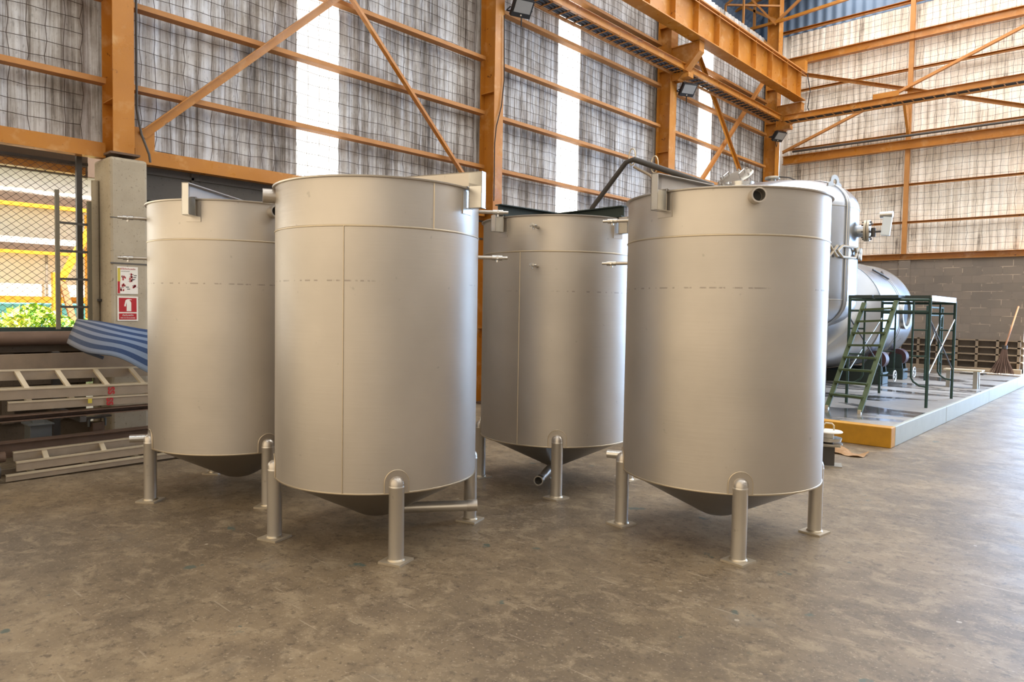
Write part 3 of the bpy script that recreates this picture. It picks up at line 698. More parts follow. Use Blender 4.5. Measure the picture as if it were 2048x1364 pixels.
            pp.add(vs, [(4, 5, 6, 7), (0, 1, 5, 4), (1, 2, 6, 5), (2, 3, 7, 6), (3, 0, 4, 7)]); pp.build('bracket_pad', 'steel_plain', b_)
    # round inlet sockets
    for na in sockets:
        d = rad(math.radians(na)); zz = 2.195
        q = MB().pipe(d*(RS-.01)+Vector((0, 0, zz)), d*(RS+.075)+Vector((0, 0, zz)), .045, .036, 28); so = q.build('inlet_socket', 'steel_plain', t)
        MB().tube([d*(RS+.001)+Vector((0, 0, zz)), d*(RS+.003)+Vector((0, 0, zz))], .034, 24).build('socket_shade_disc', 'black', so)  # black disc painted in for the shade inside the socket
    if rods:
        d = rad(math.radians(-106)); n = Vector((-d.y, d.x, 0))
        for zz in (2.158, 1.852):
            U = Vector((0, 0, zz))
            rd = MB().tube([d*RS+U, d*(RS+.10)+U], .0125, 12).build('sample_port', 'steel_plain', t)
            m = MB().tube([d*(RS+.095)+U, d*(RS+.165)+U], .017, 12); m.box(*[tuple(v) for v in (Vector((0, 0, 0)), Vector((0, 0, 0)))]) if False else None
            m.tube([d*(RS+.16)+U, d*(RS+.20)+U], .011, 10); m.tube([d*(RS+.13)+U-n*.03, d*(RS+.13)+U+n*.03], .009, 8); m.tube([d*(RS+.13)+U, d*(RS+.13)+U-Vector((0, 0, .03))], .009, 8)
            m.build('port_valve', 'steel_bright', rd)
            MB().lathe([(RS+.001, 0), (RS+.001, 0)], 4).v
    d = rad(math.radians(-106))
    if outlet == 'side':
        U = Vector((0, 0, .455)); MB().pipe(d*(RS-.02)+U, d*(RS+.13)+U, .030, .024, 20).build('side_outlet', 'steel_bright', t)
    elif outlet == 'pipe':
        MB().pipe(d*.12+Vector((0, 0, .145)), d*(RS-.02)+Vector((0, 0, .158)), .036, .030, 28).build('outlet_pipe', 'pipe', t)
        MB().pipe(d*(RS-.05)+Vector((0, 0, .157)), d*(RS+.02)+Vector((0, 0, .159)), .040, .031, 28).build('pipe_ferrule', 'steel_plain', t)
    else:
        U = Vector((0, 0, .10)); op = MB().pipe(d*.05+U+Vector((0, 0, .03)), d*.50+U, .036, .031, 28).build('outlet_pipe', 'pipe', t)
        MB().pipe(d*.47+U, d*.52+U, .041, .031, 28).build('pipe_ferrule', 'steel_bright', op)
        MB().box((-.03, -.05, .11), (.03, .05, .2)).build('outlet_flange', 'steel_plain', t)
    return t
def seam_from_px(c, px, deg):   # azimuth (local) at which a vertical seam shows
    cam_a = math.atan2(-c[1], -c[0]); d = ray(px, 700); d = Vector((d.x, d.y)).normalized(); cx, cy = c
    b = d.x*cx+d.y*cy; disc = b*b-(cx*cx+cy*cy-RS*RS); s = b-math.sqrt(max(0, disc)); q = (d.x*s-cx, d.y*s-cy)
    return math.degrees(math.atan2(q[1], q[0]))-deg
c1, c2, c3, c4 = (-5.53, 2.71), (-3.87, 2.872), (-3.95, 4.862), (-2.236, 4.565)
tank(c1, -8.2, 'stainless tank at the left, partly behind its neighbour and beside the concrete pillar')
tank(c2, 153.2, 'largest looking stainless tank, front left, with a drain pipe pointing right', beams=((-135, 'steel_plain'),), outlet='pipe', sockets=(3, 90), vseams=((seam_from_px(c2, 686, 153.2), ZB, ZS), (seam_from_px(c2, 865, 153.2), ZS, ZT-.01)))
tank(c3, 41, 'rear stainless tank with dark green beams across its top', beams=((-45, 'dark_green'), (-135, 'dark_green')), outlet='pipe_front', vseams=((seam_from_px(c3, 1037, 41), ZB, ZS),), cone='sharp')
tank(c4, -52.5, 'stainless tank at the right with a round inlet socket near its rim')

# ================================================================== vertical pressure vessel on the platform
VC = (-4.87, 12.0); VR = 1.2
va = math.degrees(math.atan2(-VC[1], -VC[0]))      # azimuth towards the viewer
t = thing('pressure_vessel', 'big grey domed pressure vessel with a flanged side nozzle on the platform', 'vessel', (VC[0], VC[1], .226))
def dish(R, z, h, s, n=14): return [(R*math.cos(PI/2*k/n)**.62, z+s*h*math.sin(PI/2*k/n)) for k in range(n+1)]
zb, zt, dh = 1.52, 2.98, .50
p = [(max(r, .001), z) for r, z in dish(VR, zb, dh, -1)][::-1]+[(max(r, .001), z) for r, z in dish(VR, zt, dh, 1)]
MB().lathe(p, 96).build('vessel_shell', 'vessel', t)
for z in (zb, zt): MB().lathe([(VR+.002+.006*math.cos(a), z+.008*math.sin(a)) for a in [PI*2*k/8 for k in range(8)]], 96, close=True).build('girth_weld', 'galv', t)
for off in (54,):
    a = math.radians(va+off)
    for da in (-.022, .022):
        pts = [rad(a+da)*(max(r, .05)+.012)+Vector((0, 0, z)) for r, z in p[3:-3]]; MB().tube(pts, .016, 8).build('jacket_rib', 'vessel', t)
for off in (150, 30, 270):
    a = math.radians(va+off+12); d = rad(a); n = Vector((-d.y, d.x, 0)); lg = MB()
    lg.ext([(-.13, -.05), (.13, -.05), (.13, -.04), (-.12, -.04), (-.12, .05), (-.13, .05)], tuple(d*1.02), tuple(d*1.02+Vector((0, 0, 1.42))), up=tuple(d))
    o = lg.build('support_leg', 'galv', t); MB().bar(tuple(d*1.02-n*.16+Vector((0, 0, .008))), tuple(d*1.02+n*.16+Vector((0, 0, .008))), .3, .016).build('foot_plate', 'dark_metal', o)
# lifting lug
a = math.radians(va+52); d = rad(a); n = Vector((-d.y, d.x, 0)); m = MB()
oc = [(-.17, -.12), (.17, -.12)]+[(.11*math.cos(q), .11+.11*math.sin(q)) for q in [PI*k/10 for k in range(11)]]
hole = [(.045*math.cos(q), .11+.045*math.sin(q)) for q in [2*PI*k/16 for k in range(16)]]
def lug(side):
    vs = []; N = 32
    for k in range(N):
        q = 2*PI*k/N; dx, dz = math.cos(q), math.sin(q)
        ro = .11 if dz > -.05 else min(.17/max(abs(dx), .01), .23/max(-dz, .01)); 
        vs.append((dx*ro, .11+dz*ro)); 
    inn = [(.045*math.cos(2*PI*k/N), .11+.045*math.sin(2*PI*k/N)) for k in range(N)]
    return vs, inn
vo, vi = lug(1); base_ = d*.98+Vector((0, 0, zt+dh-.20)); vs = []
for th in (-.012, .012):
    for L_ in (vo, vi): vs += [base_+n*u*1.0+d*th+Vector((0, 0, w)) for u, w in L_]
N = 32; m.add(vs, [(k, (k+1) % N, N+(k+1) % N, N+k) for k in range(N)]+[(2*N+k, 3*N+k, 3*N+(k+1) % N, 2*N+(k+1) % N) for k in range(N)]+[(k, 2*N+k, 2*N+(k+1) % N, (k+1) % N) for k in range(N)]+[(N+k, N+(k+1) % N, 3*N+(k+1) % N, 3*N+k) for k in range(N)])
m.build('lifting_lug', 'galv', t)
# manhole with clamped lid, small nozzle on the dome
q = Vector((-.66, -.22, 0)); q = rad(math.radians(va-80))*.70
top = zt+dh
mh = MB().pipe(tuple(q+Vector((0, 0, top-.2))), tuple(q+Vector((0, 0, top+.04))), .25, .235, 32).build('manhole_neck', 'steel_bright', t)
tilt = (Vector((-.14, -.68, 1))).normalized(); lc = q+Vector((-.08, 0, top+.14))
lid = MB().lathe([(.001, .03), (.20, .03), (.30, .012), (.315, 0), (.30, -.012), (.001, -.012)], 36, tuple(lc), tuple(tilt)); lo = lid.build('manhole_lid', 'galv', mh)
_, a_, b_ = basis((0, 0, 0), tilt)
for k in range(10):
    r_ = a_*math.cos(2*PI*k/10)+b_*math.sin(2*PI*k/10); MB().tube([lc+r_*.28-tilt*.03, lc+r_*.28+tilt*.05], .016, 8).build('clamp_bolt', 'steel_bright', mh)
for s_ in (-1, 1): MB().tube([lc+a_*.16*s_-b_*.08, lc+a_*.16*s_-b_*.08+tilt*.10, lc+a_*.16*s_+b_*.08+tilt*.10, lc+a_*.16*s_+b_*.08], .011, 6).build('lid_handle', 'steel_bright', mh)
q = rad(math.radians(va-30))*.32
MB().lathe([(.001, .1), (.11, .1), (.12, .09), (.12, .06), (.06, .06), (.06, -.1)][::-1], 24, tuple(q+Vector((0, 0, top-.01)))).build('top_nozzle', 'galv', t)
MB().tube([q+Vector((.12, 0, top+.08)), q+Vector((.3, -.05, top+.04)), q+Vector((.42, -.05, top-.02))], .012, 6).build('hose', 'dark_metal', t)
# flanged side nozzle
a = math.radians(va+77); d = rad(a); zz = 2.64
nz = MB().tube([d*(VR-.06)+Vector((0, 0, zz)), d*(VR+.11)+Vector((0, 0, zz))], .10, 24).build('side_nozzle', 'vessel', t)
fl = MB().tube([d*(VR+.09)+Vector((0, 0, zz)), d*(VR+.125)+Vector((0, 0, zz))], .17, 36); fl.tube([d*(VR+.135)+Vector((0, 0, zz)), d*(VR+.17)+Vector((0, 0, zz))], .17, 36); fo = fl.build('blind_flange', 'plate', nz)
n = Vector((-d.y, d.x, 0))
for k in range(8):
    r_ = n*math.cos(2*PI*k/8+.2)+Vector((0, 0, 1))*math.sin(2*PI*k/8+.2); MB().tube([d*(VR+.06)+r_*.135+Vector((0, 0, zz)), d*(VR+.20)+r_*.135+Vector((0, 0, zz))], .014, 6).build('flange_bolt', 'dark_metal', nz)
MB().tube([d*(VR+.17)+Vector((0, 0, zz-.02)), d*(VR+.44)+Vector((0, 0, zz-.02))], .016, 8).build('gauge_stem', 'dark_metal', nz)
MB().tube([d*(VR+.22)+Vector((0, 0, zz-.1)), d*(VR+.22)+Vector((0, 0, zz+.04))], .035, 10).build('needle_valve', 'dark_metal', nz)
gb = MB(); c_ = d*(VR+.40)+Vector((0, 0, zz+.07)); 
gb.bar(tuple(c_-Vector((.01, 0, .16))), tuple(c_+Vector((.02, 0, .13))), .08, .13, up=tuple(d)); gb.build('gauge_box', 'white_box', nz, bevel=.01)
MB().tube([c_+Vector((-.07, 0, .17))-d*.02, c_+Vector((.07, 0, .17))+d*.02], .05, 16).build('gauge_head', 'steel_bright', nz)
# scissor lattice strap
zz = 2.27; wz = .085; R_ = VR+.04
def on(aoff, z): return rad(math.radians(va+aoff))*R_+Vector((0, 0, z))
segs = []
for a0, a1 in ((28, 35), (35, 42), (70, 76), (76, 82), (82, 88)): segs += [(on(a0, zz-wz), on(a1, zz+wz)), (on(a0, zz+wz), on(a1, zz-wz))]
segs += [(on(42, zz), on(47, zz+wz)), (on(42, zz), on(47, zz-wz)), (on(47, zz+wz), on(64, zz+wz)), (on(47, zz-wz), on(64, zz-wz)), (on(64, zz+wz), on(70, zz-wz)), (on(64, zz-wz), on(70, zz+wz))]
m = MB()
for p0, p1 in segs: m.tube([p0, p1], .021, 8)
m.build('lattice_strap', 'plate', t)

# ================================================================== horizontal drum on green rotator rollers
DC = (-4.82, 1.53); DR = 1.04
t = thing('steel_drum', 'shiny round steel drum lying on green rotator rollers beside the back wall', 'drum', (DC[0], 15.1, .226+.0))
zc = DC[1]-.226
MB().lathe([(DR-.01, -1.0), (DR, -1.0), (DR, 1.15), (DR-.12, 1.30), (DR-.5, 1.42), (.001, 1.46)], 96, (0, 0, zc), (0, 1, 0)).build('drum_shell', 'vessel', t)
for y in (-1.0, .18, .30, 1.15): MB().lathe([(DR+.003+.007*math.cos(a), y+.01*math.sin(a)) for a in [PI*2*k/6 for k in range(6)]], 96, (0, 0, zc), (0, 1, 0), close=True).build('hoop_weld', 'galv', t)
# eccentric cone end
m = MB(); vs = []; N = 64
for (R_, y, z) in ((DR-.005, -1.0, zc), (.26, -1.75, zc-.72), (.22, -1.75, zc-.72), (DR-.02, -.98, zc)):
    vs += [(R_*math.cos(2*PI*k/N), y, z+R_*math.sin(2*PI*k/N)) for k in range(N)]
m.add(vs, [(j*N+k, j*N+(k+1) % N, (j+1)*N+(k+1) % N, (j+1)*N+k) for j in range(3) for k in range(N)], True); m.build('cone_end', 'vessel', t)
MB().pipe((0, -1.7, zc-.72), (0, -1.92, zc-.72), .25, .22, 32).build('end_nozzle', 'rust', t)
mh = MB().pipe((DR-.14, .45, zc+.05), (DR+.05, .45, zc+.05), .33, .27, 40).build('side_manhole', 'steel_bright', t)
MB().tube([(DR-.03, .45, zc+.05), (DR+.01, .45, zc+.05)], .268, 32).build('manhole_shade_disc', 'black', mh)  # black disc stands in for the shade inside the manhole
m = MB(); a = math.radians(52); P_ = lambda y, an: (math.cos(an)*(DR+.03), y, zc+math.sin(an)*(DR+.03))
m.tube([P_(-.25, .95), P_(.0, .8), P_(.15, .72)], .02, 6); m.tube([P_(.0, .8), P_(.25, .92)], .02, 6); m.build('lifting_clip', 'dark_metal', t)
def rotator(y, label, first=[None]):
    if first[0] is not None:
        c = copy_tree(first[0]); c.location.y = y; c['label'] = label; return c
    t = thing('tank_rotator', label, 'roller stand', (DC[0], y, .226), group='green rotator stands'); first[0] = t
    MB().box((-.95, -.18, 0), (1.0, .18, .22)).build('base_frame', 'dark_green', t, bevel=.008)
    for s in (-1, 1):
        for yy in (-.13, .11):
          m = MB(); m.add([(s*.55, yy, .22), (s*.98, yy, .22), (s*.95, yy, .50), (s*.78, yy, .54), (s*.55, yy+.02, .22), (s*.98, yy+.02, .22), (s*.95, yy+.02, .50), (s*.78, yy+.02, .54)], [(0, 1, 2, 3), (7, 6, 5, 4), (0, 4, 5, 1), (1, 5, 6, 2), (2, 6, 7, 3), (3, 7, 4, 0)])
          m.build('roller_bracket', 'dark_green', t)
        MB().tube([(s*.865, -.105, .455), (s*.865, .105, .455)], .165, 28).build('roller', 'roller', t)
    m = MB().lathe([(.10+.010*math.cos(q), .010*math.sin(q)) for q in [2*PI*k/8 for k in range(8)]], 28, (1.16, 0, .16), (1, 0, 0), close=True)
    for k in range(4): m.tube([(1.16, 0, .16), (1.16, .1*math.cos(k*PI/2+.4), .16+.1*math.sin(k*PI/2+.4))], .007, 6)
    hw = m.build('handwheel', 'white_box', t); MB().tube([(1.0, 0, .16), (1.17, 0, .16)], .018, 10).build('wheel_shaft', 'dark_metal', t)
    return t
rotator(14.55, 'green rotator stand under the drum, the one nearer the stairs'); rotator(15.95, 'green rotator stand under the drum, the one nearer the back wall')

# ================================================================== scaffold and stairs
def frame_parts(t, A, B, H, inner=.2):
    A, B = Vector((*A, 0)), Vector((*B, 0)); d = (B-A).normalized(); Z = lambda z: Vector((0, 0, z))
    for p_ in (A, B): MB().tube([p_, p_+Z(H)], .021, 12).build('leg', 'scaf', t)
    MB().tube([A+Z(H-.03), B+Z(H-.03)], .021, 10).build('top_bar', 'scaf', t)
    MB().tube([A+Z(H-.19), B+Z(H-.19)], .016, 10).build('cross_bar', 'scaf', t)
    for p_, s in ((A, 1), (B, -1)):
        q = p_+d*s*inner
        MB().tube([q+Z(H-.03), q+Z(.42), q-d*s*.03+Z(.36), q-d*s*.1+Z(.31), p_+Z(.29)], .014, 10).build('inner_post', 'scaf', t)
        for z in (H-.45, H-.82): MB().tube([p_+Z(z), q+Z(z)], .012, 8).build('short_rung', 'scaf', t)
def xbrace(t, A, B, z0, z1):
    A, B = Vector((*A, 0)), Vector((*B, 0))
    MB().tube([A+Vector((0, 0, z0)), B+Vector((0, 0, z1))], .011, 8).build('cross_brace', 'galv', t)
    MB().tube([A+Vector((0, 0, z1)), B+Vector((0, 0, z0))], .011, 8).build('cross_brace', 'dark_metal', t)
t = thing('scaffold_tower', 'green tubular scaffold with a plank deck at the platform edge', 'scaffold', (-2.9, 11.9, .226))
A, B, C_, D_ = (-.47, -1.0), (-.52, .80), (.50, -.72), (.50, .88)
frame_parts(t, A, C_, 1.54); frame_parts(t, B, D_, 1.52)
xbrace(t, C_, D_, .45, 1.25); xbrace(t, A, B, .45, 1.25)
for x0, x1 in ((-.50, -.18), (-.16, .16), (.18, .50)):
    m = MB(); ya = -.98 if x0 < 0 else -.72
    m.box((x0, ya, 1.535), (x1, .86, 1.575)); m.build('deck_plank', 'dark_green', t)
MB().box((.50, -.70, 1.50), (.515, .86, 1.575)).build('deck_edge', 'galv', t)
t = thing('narrow_scaffold', 'green scaffold frame standing behind the drum near the back wall', 'scaffold', (-3.5, 16.75, .226))
frame_parts(t, (.02, -.75), (-.02, .78), 1.50); xbrace(t, (.02, -.75), (-.02, .78), .5, 1.35)
# stairs
t = thing('scaffold_stairs', 'olive green steel stairs leaning against the scaffold', 'stairs', (-3.1, 9.9, .226))
S0, S1 = Vector((-.23, .08, .03)), Vector((-.04, .95, 1.47)); E0, E1 = Vector((.24, -.10, .03)), Vector((.36, .93, 1.49))
S1 = Vector((-.06, .95, 1.46)); 
for a_, b_ in ((S0, S1), (E0, E1)):
    MB().bar(a_, b_, .028, .06, up=(1, 0, 0)).build('stringer', 'green', t)
    MB().box(tuple(a_-Vector((.02, .03, .03))), tuple(a_+Vector((.02, .02, .02)))).build('foot_pad', 'alu_light', t)
for k in range(8):
    q = (k+1)/8.6; MB().bar(S0.lerp(S1, q), E0.lerp(E1, q), .11, .028).build('tread', 'green', t)
# bench
t = thing('small_bench', 'small pale topped bench behind the right scaffold leg', 'bench', (-2.64, 15.0, .226))
MB().box((-.30, -.13, .31), (.30, .13, .335)).build('bench_top', 'alu_light', t)
for x, y in ((-.22, -.08), (-.22, .08), (.2, -.08), (.2, .08)): MB().chan((x, y, 0), (x, y, .31), .05, .07, .008, up=(1, 0, 0)).build('leg', 'galv', t)
# broom
t = thing('straw_broom', 'straw broom with a long bamboo handle leaning on the back wall', 'broom', (-2.62, 19.28, .226), 0)
MB().tube([(.0, .0, .60), (.18, .32, 1.55)], .018, 10).build('handle', 'cane', t)
m = MB(); rb = random.Random(5)
for k in range(90):
    q = rb.uniform(0, 2*PI); rr_ = math.sqrt(rb.random()); m.tube([(.035*rr_*math.cos(q), .035*rr_*math.sin(q), .62), (.09*rr_*math.cos(q)-.02, .05*rr_*math.sin(q), .35), (.24*rr_*math.cos(q)-.04, .09*rr_*math.sin(q), .01+.05*rb.random())], .007, 4, False)
m.build('bristles', 'straw', t); MB().tube([(0, 0, .58), (0, 0, .66)], .05, 12).build('binding', 'dark_metal', t)
m = MB().box((-3.35, 18.6, .226), (-2.9, 19.0, .25)); tag(recenter(m.build('floor_plate', 'dark_metal')), 'dark flat steel plate lying on the platform near the broom', 'plate')

# ---- stacked discs and paper beside the right tank
t = thing('channel_stand', 'steel channel stand carrying round discs, behind the right tank', 'stand', (-2.42, 7.32, 0), math.radians(20))
MB().box((-.13, -.10, 0), (.13, .10, .012)).build('base_plate', 'galv', t); MB().chan((0, 0, .012), (0, 0, .2), .14, .12, .008, up=(1, 0, 0)).build('channel_post', 'dark_metal', t); MB().box((-.10, -.10, .2), (.11, .10, .215)).build('top_plate', 'galv', t)
zz = .217; dl = ['bottom', 'second', 'third']
for k, (r_, h_, dx) in enumerate(((.115, .012, .02), (.12, .02, .0), (.115, .012, .01))):
    o = MB().lathe([(.001, 0), (r_, 0), (r_, h_), (.001, h_)], 36).build('steel_disc', 'steel_bright'); o.location = (-2.42+dx, 7.32, zz); zz += h_+(.02 if k == 0 else .001)
    tag(o, 'thin steel disc, %s of the stack behind the right tank' % dl[k], 'disc', 'stacked steel discs')
    if k == 0:
        s_ = recenter(MB().tube([(-2.42, 7.32, zz-.02), (-2.42, 7.32, zz)], .05, 16).build('spacer_ring', 'dark_metal')); tag(s_, 'dark spacer ring between the lowest discs behind the right tank', 'ring')
t = thing('handled_lid', 'pale round lid with a loop handle on top of the disc stack', 'lid', (-2.42, 7.32, zz))
MB().lathe([(.001, 0), (.05, 0), (.05, .05), (.125, .05), (.132, .056), (.125, .066), (.05, .075), (.001, .075)], 36).build('lid_disc', 'white', t)
MB().tube([(-.05, 0, .07), (-.05, 0, .12), (-.03, 0, .14), (.03, 0, .14), (.05, 0, .12), (.05, 0, .07)], .008, 8).build('loop_handle', 'alu_light', t)
m = MB(); rp = random.Random(9); vs = []; nx, ny = 9, 6
for i in range(nx):
    for j in range(ny):
        u, v = i/(nx-1), j/(ny-1); h = .05*math.sin(u*5+v)*v+.05*max(0, u-.5)*2*v+rp.uniform(0, .02)+.004
        vs.append((-2.62+.34*u, 7.95+.22*v+.03*math.sin(u*7), max(.004, h)))
m.add(vs, [(i*ny+j, (i+1)*ny+j, (i+1)*ny+j+1, i*ny+j+1) for i in range(nx-1) for j in range(ny-1)])
o = recenter(m.build('kraft_paper', 'paper')); tag(o, 'crumpled brown paper lying on the floor in front of the yellow kerb', 'paper'); sd = o.modifiers.new('thick', 'SOLIDIFY'); sd.thickness = .003; sd.offset = 1

# ---- bent pipe stand with hooks behind the tanks
t = thing('pipe_stand', 'bent steel pipe stand with hook rings behind the rear tank', 'stand', (-6.2, 8.45, 0))
O_ = Vector((-6.2, 8.45, 0)); a_ = onY(1185, 415, 8.45)-O_; b_ = onY(1252, 325, 8.45)-O_; b2 = onY(1268, 319, 8.45)-O_; c_ = onY(1425, 372, 8.6)-O_
MB().tube([Vector((a_.x-.12, 0, 0)), Vector((a_.x-.12, 0, a_.z-.25)), a_, b_, b2], .035, 14).build('bent_pipe', 'dark_metal', t)
MB().tube([b2, c_], .04, 14).build('arm_pipe', 'dark_metal', t)
MB().tube([c_, Vector((c_.x, c_.y, 0))], .035, 12).build('support_post', 'dark_metal', t)
q1 = b2.lerp(c_, .22); MB().tube([b2+Vector((0, 0, -.1)), q1+Vector((0, .0, -.14)), q1+Vector((.25, .1, -.45))], .02, 10).build('strut', 'alu', t)
for q in (b2, b2.lerp(c_, .30)):
    MB().tube([q+Vector((.0+.055*math.cos(k*PI/8)-.03, 0, .04+.115*math.sin(k*PI/8))) for k in range(-4, 13)], .009, 8).build('hook_ring', 'alu_light', t)

# ================================================================== clutter at the left
m = MB().pipe((-7.93, -1.2, 1.155), (-7.93, 2.33, 1.155), .068, .058, 24); tag(recenter(m.build('long_pipe', 'rust')), 'long dusty steel pipe lying on the low wall under the fence', 'pipe')
t = thing('leaning_ladder', 'narrow dark steel ladder standing in front of the chain-link fence', 'ladder', (-7.98, 2.2, 1.24))
MB().bar((0, -.13, -.0), (0, -.13, 1.36), .035, .035).build('rail', 'ladder_steel', t); MB().bar((0, .15, -.0), (0, .15, 1.28), .035, .035).build('rail', 'ladder_steel', t)
for k in range(4): MB().bar((0, -.13, .22+k*.275), (0, .15, .22+k*.275), .022, .022).build('rung', 'dark_metal', t)

# striped tarp: four corners in space, draped over the pipe
m = MB(); nx, ny = 26, 18; vs = []; uvs = []
TL, TR = onX(155, 640, -7.75), onX(345, 668, -7.15); BL, BR = onX(133, 686, -7.48), onX(330, 752, -6.95)
for i in range(nx+1):
    for j in range(ny+1):
        u, v = i/nx, j/ny
        p_ = TL.lerp(TR, u).lerp(BL.lerp(BR, u), v)
        p_.z += .05*math.sin(v*PI)*(1-u*.4)+.006*math.sin(u*7+v*4)+.004*math.sin(v*9+u*3)-.022*v*v*math.sin(u*9)
        p_.x += .04*math.sin(v*PI)+.01*math.sin(u*8+2*v)
        vs.append(p_); uvs.append((u, v))
fs = [(i*(ny+1)+j, (i+1)*(ny+1)+j, (i+1)*(ny+1)+j+1, i*(ny+1)+j+1) for i in range(nx) for j in range(ny)]
me = bpy.data.meshes.new('striped_tarp'); me.from_pydata([tuple(v) for v in vs], [], fs); ul = me.uv_layers.new(name='UVMap')
for lp in me.loops: ul.data[lp.index].uv = uvs[lp.vertex_index]
for p_ in me.polygons: p_.use_smooth = True
me.materials.append(M['cloth']); o = bpy.data.objects.new('striped_tarp', me); COL.objects.link(o); recenter(o)
sd = o.modifiers.new('thick', 'SOLIDIFY'); sd.thickness = .012
tag(o, 'blue and grey striped tarp draped over stored stock beside the concrete pillar', 'tarp')
# folded underside flap of the same tarp
fl = MB(); A_, B_, C2, D2 = onX(140, 688, -7.52), onX(207, 716, -7.4), onX(205, 722, -7.42), onX(150, 700, -7.55)
fl.tube([A_, A_.lerp(B_, .5)+Vector((0, 0, -.01)), B_], .016, 8); f_ = fl.build('folded_edge', 'cloth'); f_.parent = o; f_.matrix_parent_inverse = Matrix.Translation(-o.location)
# wooden crate of stock that carries the tarp
t = thing('stock_rack', 'dark steel storage rack behind the stacked ladders at the left', 'rack', (-7.45, 1.9, 0))
for y in (-1.5, .1, 1.5):
    MB().bar((-.37, y, 0), (-.37, y, 1.03), .06, .06).build('upright', 'dark_metal', t)
    MB().bar((-.37, y, .472), (.45, y, .472), .05, .05).build('rack_arm', 'dark_metal', t)
    MB().bar((-.37, y, .138), (.28, y, .138), .05, .05).build('rack_arm', 'dark_metal', t)
m = MB().box((-7.74, .2, .86), (-7.67, 3.4, 1.02)); tag(recenter(m.build('timber_plank', 'wood')), 'wide weathered plank behind the upper aluminium ladder', 'plank')
def long_ladder(name, label, y0, y1, near, far, drop, tread_dy, mat='alu', group=None, braces=True):
    """flat-lying ladder: near and far rails as (x, z at y0, z at y1) with side depth `drop`"""
    t = thing(name, label, 'ladder', (near[0], (y0+y1)/2, min(near[1], near[2])-drop), group=group); O = Vector(t.location)
    pts = {}
    for tag_, (x, za, zb_) in (('n', near), ('f', far)):
        a_, b_ = Vector((x, y0, za))-O, Vector((x, y1, zb_))-O; pts[tag_] = (a_, b_)
        MB().ext([(-.012, -drop), (.012, -drop), (.012, 0), (-.012, 0)], a_, b_).build('side_rail', mat, t)
        MB().ext([(-.018, -.008), (.018, -.008), (.018, .006), (-.018, .006)], a_, b_).build('rail_edge', 'alu_light', t)
    L = y1-y0; n = int(L/tread_dy)
    for k in range(n):
        u = (k+.5)/n; p_ = pts['n'][0].lerp(pts['n'][1], u); q_ = pts['f'][0].lerp(pts['f'][1], u)
        MB().bar(p_+Vector((0, 0.0, -.012)), q_+Vector((0, 0, -.012)), .04, .02).build('tread', 'alu_light', t)
        if braces: MB().bar(p_+Vector((0, .05, -.03)), p_.lerp(q_, .45)+Vector((0, .0, -.02)), .010, .012).build('tread_brace', 'alu', t)
    return t
lu = long_ladder('aluminium_ladder', 'upper aluminium ladder lying on the rack with red marks on its rail', .2, 3.6, (-7.02, .80, .73), (-7.38, .93, .86), .088, .29)
ll = long_ladder('aluminium_ladder', 'second aluminium ladder lying directly beneath the upper one', 1.45, 3.7, (-7.03, .665, .63), (-7.40, .75, .70), .075, .29)
m = MB().chan((-7.06, .2, .525), (-7.06, 3.7, .525), .10, .05, .008); tag(recenter(m.build('timber_board', 'rust')), 'dark brown board under the two upper ladders', 'board')
Rn = (PI/2, 0, PI/2)
def face_pt(t, y, z): return Vector((-7.02+.0135, y, z))-Vector(t.location)
for (tt, px, py) in ((lu, 222, 781), (ll, 219, 803)):
    q = onX(px, py, -7.006); text_mesh('red_marking', 'SS', .075, 'red', tt, q-Vector(tt.location), (PI/2, math.radians(90), PI/2), .001, .002)
q = onX(180, 802, -7.0); m = MB().box(tuple(q-Vector((.002, .016, .02))-Vector(ll.location)), tuple(q+Vector((.002, .016, .02))-Vector(ll.location))); m.build('yellow_sticker', 'yellow_tag', ll)
# rusty beam, lower ladders, pipes, boxes
m = MB().ibeam((-7.22, .1, .235), (-7.22, 3.7, .25), .10, .13, .012); tag(recenter(m.build('rusty_beam', 'rust')), 'rusty steel beam on the low rack behind the floor ladder', 'beam')
long_ladder('aluminium_ladder', 'aluminium ladder standing on edge on the floor, front of the pile', 1.50, 3.3, (-7.02, .155, .175), (-7.12, .225, .245), .075, .42, 'alu', None, False)
long_ladder('aluminium_ladder', 'lowest aluminium rail ladder flat on the floor', 1.42, 3.1, (-6.99, .06, .075), (-7.3, .06, .075), .05, .42, 'alu', None, False)
for (z, r_, y1, lab) in ((.10, .055, 1.38, 'dark open ended pipe at the bottom left corner of the pile'), (.20, .045, 1.44, 'rusty open ended pipe above the dark one at the left')):
    m = MB().pipe((-6.98-.12*(z > .15), -.4, z), (-6.98-.12*(z > .15), y1, z), r_, r_-.012, 24); tag(recenter(m.build('steel_pipe', 'rust' if z > .15 else 'dark_metal')), lab, 'pipe')
t = thing('electrical_box', 'grey enamel electrical box with a lid behind the rusty beam', 'box', (-7.52, 1.78, .20))
MB().box((-.10, -.085, 0), (.10, .085, .19)).build('box_body', 'elec', t, bevel=.005); MB().box((-.12, -.105, .19), (.12, .10, .205)).build('box_lid', 'elec', t, bevel=.003); MB().box((-.04, -.05, .205), (.04, .04, .225)).build('terminal_cover', 'elec', t)
t = thing('pipe_saddle', 'grey U shaped steel saddle bracket behind the rusty beam', 'bracket', (-7.5, 2.26, 0))
MB().bar((0, 0, 0), (0, 0, .36), .10, .10).build('post', 'rust', t); MB().tube([(0, -.07, .32), (0, -.07, .385), (0, -.055, .405), (0, .055, .405), (0, .07, .385), (0, .07, .32)], .013, 8).build('u_clamp', 'elec', t); MB().box((-.06, -.11, .41), (.06, .11, .425)).build('top_plate', 'dark_metal', t)

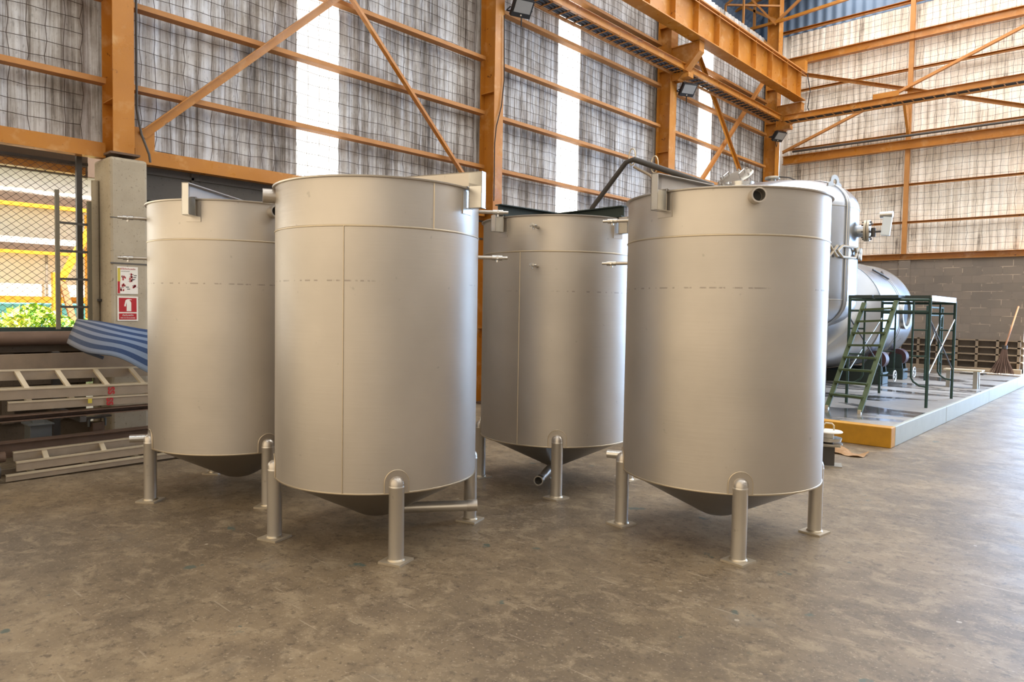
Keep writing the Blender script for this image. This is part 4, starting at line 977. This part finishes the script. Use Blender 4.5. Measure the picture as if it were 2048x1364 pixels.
# ================================================================== yard outside the fence
t = thing('neighbour_shed', 'bright white shed with yellow steelwork seen through the chain-link fence', 'shed', (-14, 4, 0)); O = Vector(t.location)
XS = -14.0
def zat(py, X=XS, px=0): return onX(px, py, X).z
def band(z0, z1, mat, name, dx=0., th=.1, ya=-2, yb=7): return MB().box((dx-th, ya, z0), (dx, yb, z1)).build(name, mat, t)
band(.0, 1.49, 'cyan', 'plinth_wall', -.12); band(1.6, 2.34, 'shed_white', 'wall_sheet', -.1); band(2.46, 3.14, 'shed_white', 'upper_wall_sheet', -.1)
band(1.49, 1.60, 'orange', 'sill_beam', .02); band(2.36, 2.48, 'shed_brown', 'eave_beam', .04); band(2.31, 2.36, 'yellow', 'eave_trim', .05)
band(3.15, 3.30, 'shed_brown', 'roof_beam', .04); band(3.09, 3.15, 'yellow', 'roof_trim', .05); band(3.40, 3.74, 'shed_white', 'roof_fascia', -.1); band(3.72, 4.6, 'shed_brown', 'ridge_beam', .0)
m = MB(); n = 90; vs = []
for i in range(n+1):
    y = -2+9*i/n; zz = .045*abs(math.sin(i*PI/7.5))
    vs += [(.02, y, 3.29), (.02, y, 3.34+zz)]
m.add(vs, [(2*i, 2*i+2, 2*i+3, 2*i+1) for i in range(n)], True); rr_ = m.build('roof_sheet', 'shed_white', t); sd = rr_.modifiers.new('thick', 'SOLIDIFY'); sd.thickness = .012
for y in (-.55, .45, 1.1): MB().box((-.02, y-4+3.0, 1.6), (.0, y-4+3.04, 2.3)).build('sheet_joint', 'galv', t)
yp = onX(113, 600, XS+.4).y-4; MB().bar((.4, yp, 0), (.4, yp, 2.0), .12, .12).build('post', 'yellow', t)
yq = onX(180, 560, XS+.4).y-4; MB().bar((.4, yq, 0), (.4, yq, 3.0), .12, .12).build('post', 'yellow', t)
MB().bar(onX(122, 560, XS+.5)-O, onX(178, 460, XS+.5)-O, .10, .10).build('knee_brace', 'yellow', t)
MB().bar(onX(122, 555, XS+.5)-O, onX(152, 662, XS+.5)-O, .09, .09).build('stay_bar', 'cane', t)
m = MB().box((-13.0, -3, 2.0), (-12.8, 8, 2.06)) if False else None
# shrubs in the yard
rl = random.Random(11)
m = MB()
for k in range(5200):
    y = rl.uniform(1.9, 4.8); x = rl.uniform(-12.6, -11.9); z = .25+rl.random()**.7*1.15*(.95+.1*math.sin(y*5)); s_ = rl.uniform(.03, .075)
    a_ = Vector((rl.uniform(-1, 1), rl.uniform(-1, 1), rl.uniform(-.6, 1))).normalized()*s_; b_ = Vector((rl.uniform(-1, 1), rl.uniform(-1, 1), rl.uniform(-1, 1))).normalized()*s_*.6; p_ = Vector((x, y, z))
    m.add([p_-a_, p_+b_, p_+a_, p_-b_], [(0, 1, 2, 3)])
tag(m.build('yard_shrubs', 'leaf'), 'sunlit yellow green shrubs outside the chain-link fence', 'shrubs', kind='stuff')
